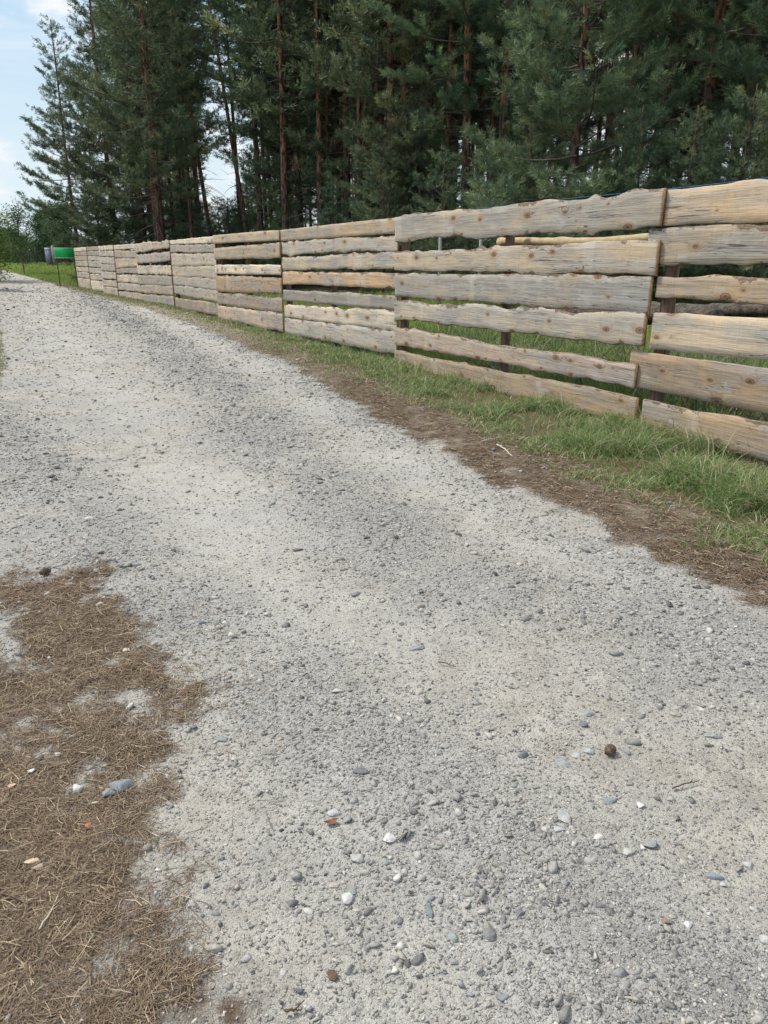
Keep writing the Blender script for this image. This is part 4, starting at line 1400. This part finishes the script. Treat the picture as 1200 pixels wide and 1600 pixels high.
DKG = [[0.055, 0.115, 0.04], [0.08, 0.15, 0.05], [0.045, 0.095, 0.04]]
LTG = [[0.11, 0.17, 0.03], [0.15, 0.20, 0.04], [0.08, 0.13, 0.03]]
MDG = [[0.06, 0.12, 0.03], [0.08, 0.15, 0.035], [0.045, 0.09, 0.028]]
leafA = make_leafy(1, 5.2, 2.3, 0.1, 17000, 0.085, DKG)
leafB = make_leafy(2, 4.6, 1.5, 0.9, 2600, 0.07, MDG, trunk_r=0.05)
leafC = make_leafy(3, 4.8, 1.9, 0.05, 7500, 0.075, LTG)
leafD = make_leafy(4, 3.0, 1.4, 0.05, 6000, 0.06, MDG)
tree_at("broadleaf_tree", leafA, column(74, 74), "round dark green leafy tree left of the forest beyond the green panel", "tree", None, 0.5, 0.92)
tree_at("broadleaf_tree", leafA, column(106, 70), "leafy tree tucked under the airy pine beyond the fence end", "tree", None, 2.0, 1.0)
tree_at("broadleaf_tree", leafB, column(34, 52), "thin sparse leafy tree where the road bends out of sight", "tree", None, 1.0, 0.95)
tree_at("broadleaf_tree", leafB, column(46, 78), "small straggly tree right of the thin sparse tree", "tree", None, 2.6, 0.75)
tree_at("leafy_bush", leafC, column(-22, 46), "yellow green bush at the picture's left edge by the road", "bush", None, 0.0, 0.95)
tree_at("leafy_bush", leafC, column(-50, 38), "tall light green bush cut off by the left edge", "bush", None, 2.0, 0.9)
tree_at("leafy_bush", leafC, column(432, 33), "bright green bush behind the fence below the slender pine", "bush", None, 3.0, 0.55)
for i, (px, Y, sc, lab) in enumerate([(103, 62, 0.7, "low dark bush just behind the green panel"), (60, 84, 0.9, "low bush behind the wire fence"), (24, 70, 1.0, "distant bush closing off the bend of the road"), (2, 80, 1.1, "distant bush beyond the yellow green bush")]):
    tree_at("leafy_bush", leafD, column(px, Y), lab, "bush", None, i * 2.1, sc)
for i in range(9):
    px = -10 + i * 22
    tree_at("leafy_bush", leafA, column(px, 110 + 9 * math.sin(i * 2.3)), "distant leafy tree closing the view at the end of the road", "tree", "distant trees at the end of the road", i * 1.3, 0.8 + 0.2 * math.sin(i * 1.7))

# ------------------------------------------------------------------ things at the far end of the fence
p = FJ[0]
dd = FJ[0] - FJ[1]; dd = dd / np.linalg.norm(dd)
def at_px(px, Y, z=0): 
    c = column(px, Y); return np.array([c[0], c[1], z])
gp = column(102, 41.5)
zt0 = float(zt(gp)[0])
zc0, zc1 = zat(gp, 403.5), zat(gp, 387)
root = empty("green_panel", (gp[0], gp[1], zt0), "bright green rectangular panel with white edging beside the fence's far end", "panel", rz=0.35)
W = 28.5 / 1222 * 41.5 / math.cos(0.35)
g = Geo(); g.box((0, 0, (zc0 + zc1) / 2 - zt0), (W, 0.02, zc1 - zc0))
link("sheet", g.mesh("sheet", [M_GREEN]), root)
g = Geo()
hh = zc1 - zc0; zm = (zc0 + zc1) / 2 - zt0; e = 0.03
g.box((0, -0.013, zm - hh / 2 + e / 2), (W, 0.012, e)); g.box((0, -0.013, zm + hh / 2 - e / 2), (W, 0.012, e))
g.box((-W / 2 + e / 2, -0.0132, zm), (e, 0.012, hh - 2 * e)); g.box((W / 2 - e / 2, -0.0132, zm), (e, 0.012, hh - 2 * e))
link("edging", g.mesh("edging", [M_WHITE]), root)
for s in (-1, 1):
    g = Geo(); g.tube([(s * W * 0.42, 0.05, -0.2), (s * W * 0.42, 0.05, zm + hh / 2 - 0.02)], 0.025, 6)
    link("post", g.mesh("post", [M_DARKMETAL]), root)

c = column(84.5, 61); z0 = float(zt(c)[0]); g = Geo()
g.box((0, 0, (zat(c, 385) - z0) / 2), (0.20, 0.17, zat(c, 385) - z0 + 0.1))
o = link("gate_post", g.mesh("gate_post", [M_CONC]), None, (c[0], c[1], z0)); tag(o, "pale concrete post standing left of the green panel", "post")
c = column(77, 62); z0 = float(zt(c)[0]) + 0.16
root = empty("metal_cabinet", (c[0], c[1], z0), "grey blue metal cabinet beside the pale concrete post", "cabinet", rz=0.3)
hcab = zat(c, 391) - z0
g = Geo(); g.box((0, 0, hcab / 2), (0.50, 0.36, hcab)); link("body", g.mesh("body", [M_GREYMETAL]), root)
g = Geo()
a = np.linspace(0, np.pi, 8)
g.tube([(-0.26, 0.0, hcab), (0.26, 0.0, hcab)], 0.19, 10); me = g.mesh("lid", [M_GREYMETAL], True)
o = link("lid", me, root); o.scale.z = 1.0
g = Geo(); g.box((0, -0.186, hcab * 0.5), (0.42, 0.012, hcab * 0.86)); link("door", g.mesh("door", [M_GREYMETAL]), root)
for s in (-1, 1):
    g = Geo(); g.box((s * 0.20, 0, -0.13), (0.05, 0.05, 0.26)); link("leg", g.mesh("leg", [M_DARKMETAL]), root)
# wire fence beyond
root_c = column(57, 65)
rootz = float(zt(root_c)[0])
root = empty("wire_fence", (root_c[0], root_c[1], rootz), "dark wire mesh fence on thin posts beyond the concrete post", "fence")
WP = [column(82, 61.5), column(57, 65), column(42, 69), column(30, 74), column(22, 80)]
for w_ in WP:
    zb = float(zt(w_)[0]) - rootz
    g = Geo(); g.tube([(w_[0] - root_c[0], w_[1] - root_c[1], zb - 0.2), (w_[0] - root_c[0], w_[1] - root_c[1], zb + 1.45)], 0.04, 6)
    link("post", g.mesh("post", [M_DARKMETAL]), root)
g = Geo()
for a_, b_ in zip(WP[:-1], WP[1:]):
    for hz in np.linspace(0.15, 1.4, 8):
        za, zb = float(zt(a_)[0]) - rootz + hz, float(zt(b_)[0]) - rootz + hz
        g.tube([(a_[0] - root_c[0], a_[1] - root_c[1], za), (b_[0] - root_c[0], b_[1] - root_c[1], zb)], 0.006, 3, False)
    L = np.linalg.norm(b_ - a_)
    for u in np.linspace(0, 1, int(L / 0.25)):
        q = a_ + (b_ - a_) * u - root_c; zz = float(zt(q + root_c)[0]) - rootz
        g.tube([(q[0], q[1], zz + 0.15), (q[0], q[1], zz + 1.4)], 0.004, 3, False)
link("mesh_wire", g.mesh("mesh_wire", [M_DARKMETAL]), root)
# two grey stakes seen through the top gap
for px, Y, ytop, lab in [(687, 17.0, 356, "thin grey stake behind the fence seen through the top gap"), (750, 16.5, 352, "grey stake behind the fence at the end of the peeled pole")]:
    c = column(px, Y); z0 = float(zt(c)[0])
    g = Geo(); hh = zat(c, ytop) - z0
    g.tube([(0, 0, -0.2), (0.01, 0, hh * 0.5), (0, 0, hh)], [0.04, 0.038, 0.036], 7)
    o = link("stake", g.mesh("stake", [M_CONC]), None, (c[0], c[1], z0)); tag(o, lab, "stake")

# ------------------------------------------------------------------ single stones, cone, twigs
SV, SF = ico(3)
SV = SV * 1.0


def stone(px, py, w, h, colr, label, cat="stone", name="stone", ang=0.0, flat=0.5, seed=0, mat=None):
    c = ground_at(px, py)
    depth = c[1] * CP + CAM_H * SP
    ww = w / FPX * depth * 0.5
    elev = math.atan2(CAM_H, np.hypot(*c))
    hh = h / FPX * depth * 0.5
    ly = max(0.35 * ww, hh / (math.sin(elev) + 0.35 * flat))
    lz = max(0.4 * min(ww, ly), min(ww, ly) * flat)
    rng = np.random.default_rng(seed + int(px * 7 + py))
    V = SV.copy()
    # chop with random planes for facets, then roughen
    for k in range(16):
        nn_ = rng.normal(size=3); nn_ /= np.linalg.norm(nn_)
        dcut = rng.uniform(0.30, 0.72)
        dd_ = V @ nn_
        V = V - np.outer(np.maximum(dd_ - dcut, 0), nn_) * 0.92
    V = V * (1 + 0.05 * (rng.random((len(V), 1)) - 0.5))
    V = V / np.abs(V).max(0)
    V = V * [ww, ly, lz]
    tint = np.tile(np.array(colr), (len(V), 1))
    me = make_mesh(name, V, [SF], {'tint': tint}, False, [mat or M_STONE])
    o = link(name, me, None, (c[0], c[1], float(zt(c)[0]) + 0.004 + lz * 0.28 + (0.007 if px < 230 and py > 1150 else 0.0)))
    o.rotation_euler.z = ang
    tag(o, label, cat, "single stones lying on the road" if cat == "stone" else None)
    return o


WH = (0.58, 0.565, 0.53); LG = (0.43, 0.425, 0.405); MG = (0.28, 0.285, 0.285); DG = (0.165, 0.17, 0.175); GN = (0.30, 0.325, 0.31); BU = (0.42, 0.385, 0.325); BG = (0.235, 0.265, 0.275)
STONES = [
    (188, 1234, 38, 20, BG, "larger blue grey slate stone at the needle litter's edge", 0.3), (168, 1246, 24, 16, BG, "smaller blue grey slate stone tucked against the larger slate", -0.3),
    (120, 1236, 17, 12, WH, "white stone lying in the needle litter beside the slates", 0), (50, 1210, 13, 9, WH, "small white pebble in the needles above the pink chip", 0),
    (91, 1183, 11, 8, LG, "pale grey pebble highest in the needle litter", 0), (608, 1319, 19, 19, WH, "round white stone above the pair of grey stones", 0.2),
    (557, 1350, 21, 20, LG, "pale angular stone touching a smaller grey one", 0.5), (575, 1353, 13, 10, MG, "small grey stone touching the pale angular stone", 0),
    (603, 1353, 13, 11, MG, "lone grey pebble right of the pale angular stone", 0.4), (541, 1411, 22, 20, WH, "white stone with a greenish stone behind it", 0.7),
    (551, 1395, 18, 14, GN, "greenish triangular stone behind the white stone", 1.1), (520, 1388, 17, 12, BU, "buff pebble left of the greenish triangular stone", 0.2),
    (522, 1276, 21, 15, LG, "light grey oval stone above the rusty leaf", -0.2), (542, 1288, 17, 13, MG, "mid grey stone right of the light grey oval", 0.8),
    (671, 1407, 15, 14, GN, "small green grey stone at the head of the long green one", 0), (672, 1429, 14, 30, (0.20, 0.245, 0.235), "long dark green stone lying below a small round one", 0.1),
    (708, 1470, 21, 16, GN, "green grey stone with white pebbles in front", 0.3), (707, 1485, 9, 8, WH, "white pebble directly in front of the green grey stone", 0),
    (720, 1478, 9, 6, WH, "white pebble right of the green grey stone", 0), (708, 1503, 13, 14, MG, "grey pebble nearest the camera below the white pebbles", 0.3),
    (767, 1466, 24, 27, (0.22, 0.22, 0.21), "dark grey round stone half sunk in the sand", 0.2), (565, 1217, 25, 12, DG, "dark flat stone above the grey ovals", 0.1),
    (541, 1246, 13, 10, DG, "small dark pebble below the dark flat stone", 0), (882, 1196, 28, 13, GN, "pale green oval stone left of the pine cone", -0.2),
    (920, 1178, 20, 11, (0.35, 0.40, 0.37), "green tinged pebble between the pale oval and the cone", 0), (901, 1182, 18, 13, LG, "pale grey stone behind the pale green oval", 0.3),
    (979, 1180, 13, 12, MG, "grey pebble right of the pine cone", 0), (818, 1182, 18, 13, DG, "dark angular stone left of the pale green oval", 0.4),
    (912, 1135, 19, 11, DG, "dark grey stone above the pine cone", -0.1), (922, 1119, 26, 11, MG, "flat grey stone farthest behind the pine cone", -0.3),
    (1116, 1157, 27, 11, (0.30, 0.30, 0.29), "flat slate shaped stone on the right side of the road", -0.2), (652, 1014, 22, 10, MG, "flat grey stone in the middle of the road", 0.1),
    (882, 1285, 22, 26, LG, "large flat three-cornered stone below the cone", 0.6), (873, 1302, 17, 10, LG, "thin pale stone at the foot of the three-cornered one", 0),
    (953, 1254, 23, 12, BG, "blue grey flat stone right of the three-cornered one", 0.1), (1000, 1264, 13, 12, WH, "small white stone right of the blue grey flat one", 0.3),
    (933, 1315, 19, 9, WH, "narrow whitish stone below the blue grey flat one", 0.3), (981, 1336, 22, 14, LG, "pale stone on the left of a stone heap", 0.5),
    (1003, 1330, 11, 13, WH, "small bright stone in the middle of a stone heap", 0), (1014, 1325, 24, 18, MG, "grey stone at the back of a stone heap", 0.2),
    (1114, 1373, 29, 14, BG, "slate grey stone with a pebble at its lower corner", -0.2), (1129, 1386, 11, 9, LG, "pebble at the lower corner of the slate grey stone", 0),
    (1168, 1358, 22, 16, LG, "rough pale stone near the right edge of the picture", 0.6), (1194, 1474, 20, 16, LG, "pale stone cut by the right edge of the picture", 0),
    (1040, 1447, 15, 13, (0.26, 0.20, 0.15), "brown oval pebble left of a white pebble", 0), (1074, 1450, 15, 14, WH, "white pebble right of the brown oval one", 0.5),
    (813, 1433, 17, 13, DG, "dark pebble right of the long green stone", 0.3), (950, 1359, 10, 12, DG, "dark pebble below the narrow whitish stone", 0),
    (303, 1140, 12, 10, DG, "black pebble nearest the tip of the needle litter", 0), (347, 1158, 19, 8, MG, "flat grey sliver right of the black pebble", 0),
    (317, 978, 14, 8, DG, "dark stone on the road above the needle litter", 0), (657, 953, 14, 8, (0.20, 0.165, 0.125), "brownish stone farthest up the middle of the road", 0),
    (787, 1560, 20, 15, BG, "blue grey stone near the bottom edge of the picture", 0.3), (735, 1555, 12, 10, MG, "grey pebble left of the bottom blue grey stone", 0),
]
for i, (px, py, w, h, c, lab, ang) in enumerate(STONES):
    stone(px, py, w * 1.08, h * 1.05, c, lab, ang=ang, flat=0.5 if h > w * 0.55 else 0.35, seed=i)
for px, py, w, h, c, lab, cat, nm in [
        (18, 1235, 15, 9, (0.55, 0.37, 0.26), "pinkish stone chip at the left edge of the needle litter", "stone chip", "stone_chip"),
        (139, 1297, 9, 11, (0.42, 0.16, 0.11), "brick red chip lying in the needle litter", "brick chip", "brick_chip"),
        (54, 1351, 30, 12, (0.56, 0.44, 0.32), "long cream wood chip lying in the needle litter", "wood chip", "wood_chip"),
        (62, 1361, 20, 10, (0.40, 0.31, 0.24), "brownish wood chip just below the cream one", "wood chip", "wood_chip"),
        (147, 1261, 17, 6, (0.48, 0.41, 0.31), "thin pale wood chip below the slates", "wood chip", "wood_chip"),
        (520, 1528, 15, 20, (0.13, 0.085, 0.055), "dark brown bark fragment near the bottom of the road", "bark piece", "bark_piece"),
        (197, 1017, 14, 8, (0.55, 0.46, 0.37), "pale chip on the upper needle litter", "wood chip", "wood_chip")]:
    stone(px, py, w, h, c, lab, cat, nm, 0.3, 0.3)


def pine_cone(px, py, diam, label):
    c = ground_at(px, py)
    depth = c[1] * CP + CAM_H * SP
    r = diam / FPX * depth * 0.5
    root = empty("pine_cone", (c[0], c[1], float(zt(c)[0]) + 0.004), label, "pine cone", rz=0.7)
    g = Geo(); u = np.linspace(0, 1, 8)
    ax = np.stack([(u - 0.5) * 2.0 * r, 0 * u, 0 * u + r * 0.85], 1)
    g.tube(ax, r * 0.62 * np.sin(np.pi * (0.12 + 0.82 * u)) + 0.001, 9)
    link("core", g.mesh("core", [M_CONE], True), root)
    V, F, n = [], [], 0
    for k in range(70):
        t = (k + 0.5) / 70; a = k * 2.39996
        rr_ = r * 0.95 * math.sin(math.pi * (0.12 + 0.8 * t))
        x = (t - 0.5) * 2.0 * r
        rad = np.array([0, math.cos(a), math.sin(a)]); tan = np.array([0, -math.sin(a), math.cos(a)])
        b = np.array([x - 0.25 * r, 0, r * 0.85]) + rad * rr_ * 0.55
        e = np.array([x + 0.10 * r, 0, r * 0.85]) + rad * rr_
        w = 0.19 * r
        V += [b - tan * w * .5, b + tan * w * .5, e + tan * w, e + rad * w * .5 + np.array([.12 * r, 0, 0]), e - tan * w]
        F += [[n, n + 1, n + 2, n + 4], ]
        F2 = [n + 4, n + 2, n + 3]
        F[-1] = F[-1]
        V += []; n += 5
    V = np.array(V)
    q = np.array(F); t3 = np.array([[5 * k + 4, 5 * k + 2, 5 * k + 3] for k in range(70)])
    link("scales", make_mesh("scales", V, [q, t3], None, False, [M_CONE]), root)


pine_cone(952, 1182, 19, "brown pine cone lying among stones on the road")
pine_cone(72, 903, 15, "small reddish cone at the top edge of the needle litter")


def twig(pxs, rad, mat, label, name="twig", cat="twig", lift=0.008):
    pts = np.array([[*ground_at(*p), 0] for p in pxs])
    c = pts.mean(0); z0 = float(zt(c[:2])[0]) + 0.004
    n = 12
    t = np.linspace(0, len(pts) - 1, n)
    q = np.stack([np.interp(t, np.arange(len(pts)), pts[:, k]) for k in range(2)] + [np.full(n, lift)], 1)
    rr = np.random.default_rng(len(label)); q[:, :2] += rr.normal(0, rad * 0.5, (n, 2))
    q[:, 2] += rad + 0.4 * lift * np.sin(np.linspace(0, 6, n))
    q[:, :2] -= c[:2]
    g = Geo(); g.tube(q, rad * np.linspace(1, 0.55, n), 6)
    m = n // 2
    g.tube([q[m], q[m] + [rad * 6, rad * 5, rad * 2]], [rad * 0.6, rad * 0.3], 5)
    o = link(name, g.mesh(name, [mat], True), None, (c[0], c[1], z0)); tag(o, label, cat)


twig([(446, 1588), (472, 1583)], 0.0035, M_TWIG, "short dark twig at the bottom edge of the road")
twig([(1050, 1241), (1075, 1232), (1092, 1227)], 0.0025, M_TWIG, "thin grey twig on the road below the pine cone")
twig([(685, 1040), (700, 1043), (712, 1046)], 0.0025, M_TWIG, "thin dark twig beside the flat stone in mid road")
twig([(748, 752), (780, 750)], 0.005, M_TWIG, "straight dark twig where the road meets the needle strip")
twig([(775, 706), (790, 715), (800, 725)], 0.006, M_STRAW, "pale dry stalk bent over on the needle strip")
twig([(752, 703), (772, 698), (785, 694)], 0.005, M_STRAW, "pale straight stalk beside the bent dry stalk")
twig([(0, 1400), (45, 1420), (83, 1398)], 0.0022, M_TWIG, "long thin brown twig across the near needle litter")
twig([(63, 1460), (80, 1435), (100, 1385)], 0.0022, M_STRAW, "pale straw stalk slanting over the near needle litter")

# rusty dead leaf: a curled blade
c = ground_at(518, 1294); z0 = float(zt(c)[0]) + 0.006
u = np.linspace(-1, 1, 9); V = []
for a in u:
    w = 0.010 * (1 - a * a) ** 0.7 + 0.0006
    for s in (-1, -0.4, 0.4, 1):
        V.append((a * 0.016, s * w, 0.003 + 0.006 * a * a + 0.004 * abs(s)))
q = [[i * 4 + j, (i + 1) * 4 + j, (i + 1) * 4 + j + 1, i * 4 + j + 1] for i in range(8) for j in range(3)]
o = link("dead_leaf", make_mesh("dead_leaf", np.array(V), [np.array(q)], None, True, [M_RUST]), None, (c[0], c[1], z0))
o.rotation_euler.z = 0.5
sm = o.modifiers.new("solid", 'SOLIDIFY'); sm.thickness = 0.0008
tag(o, "rust coloured dead leaf curled on the road beside grey stones", "leaf")

# ------------------------------------------------------------------ sky, sun
SUN_EL, SUN_AZ = R(52), R(-64)         # azimuth from +Y towards +X
world = bpy.data.worlds.new("World"); scene.world = world; world.use_nodes = True
nt = world.node_tree; nt.nodes.clear(); g = NT(nt)
sky = g.n('ShaderNodeTexSky'); sky.sky_type = 'NISHITA'; sky.sun_disc = False
sky.sun_elevation = SUN_EL; sky.sun_rotation = SUN_AZ
sky.dust_density = 0.8; sky.air_density = 1.0
tc = g.n('ShaderNodeTexCoord').outputs['Generated']
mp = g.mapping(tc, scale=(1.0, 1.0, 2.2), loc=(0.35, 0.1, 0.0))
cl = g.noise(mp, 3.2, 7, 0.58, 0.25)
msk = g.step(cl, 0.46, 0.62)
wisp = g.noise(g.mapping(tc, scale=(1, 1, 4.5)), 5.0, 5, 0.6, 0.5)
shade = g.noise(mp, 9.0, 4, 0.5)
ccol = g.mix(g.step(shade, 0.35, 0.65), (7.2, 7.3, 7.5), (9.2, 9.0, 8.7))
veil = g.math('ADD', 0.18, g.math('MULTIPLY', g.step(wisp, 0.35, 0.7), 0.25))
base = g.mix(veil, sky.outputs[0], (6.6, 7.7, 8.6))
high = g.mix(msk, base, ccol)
sz = g.n('ShaderNodeSeparateXYZ'); g.l(tc, sz.inputs[0])
# fair-weather puffs in a pale blue band low down, unseen dome overhead kept brighter for ambient light
puff = g.noise(g.mapping(tc, scale=(1, 1, 1.7), loc=(0.62, 0.2, 0.1)), 5.5, 7, 0.56, 0.2)
lowc = g.mix(g.step(sz.outputs[2], 0.0, 0.30), (4.5, 5.1, 5.4), (2.9, 4.1, 5.2))
lowc = g.mix(g.math('MULTIPLY', g.step(wisp, 0.40, 0.72), 0.45), lowc, (5.0, 5.3, 5.6))
lowc = g.mix(g.step(puff, 0.52, 0.64), lowc, (5.8, 5.7, 5.6))
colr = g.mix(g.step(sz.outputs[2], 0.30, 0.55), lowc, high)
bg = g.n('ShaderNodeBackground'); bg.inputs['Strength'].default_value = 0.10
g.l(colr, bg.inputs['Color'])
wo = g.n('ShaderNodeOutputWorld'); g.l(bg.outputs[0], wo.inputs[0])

sun = bpy.data.lights.new("sun", 'SUN'); sun.energy = 2.1; sun.angle = R(9); sun.color = (1.0, 0.95, 0.87)
so = bpy.data.objects.new("sun", sun); COL.objects.link(so)
sd = Vector((math.sin(SUN_AZ) * math.cos(SUN_EL), math.cos(SUN_AZ) * math.cos(SUN_EL), math.sin(SUN_EL)))
so.rotation_euler = (-sd).to_track_quat('-Z', 'Y').to_euler()
so.location = (0, 0, 30)

scene.view_settings.view_transform = 'Standard'
scene.view_settings.look = 'None'
scene.view_settings.exposure = 0.85
scene.view_settings.gamma = 1.0
scene.render.engine = 'CYCLES'
scene.cycles.max_bounces = 5
scene.cycles.diffuse_bounces = 2
scene.cycles.glossy_bounces = 2
scene.cycles.transmission_bounces = 2
scene.cycles.use_denoising = True
print("objects", len(scene.objects))
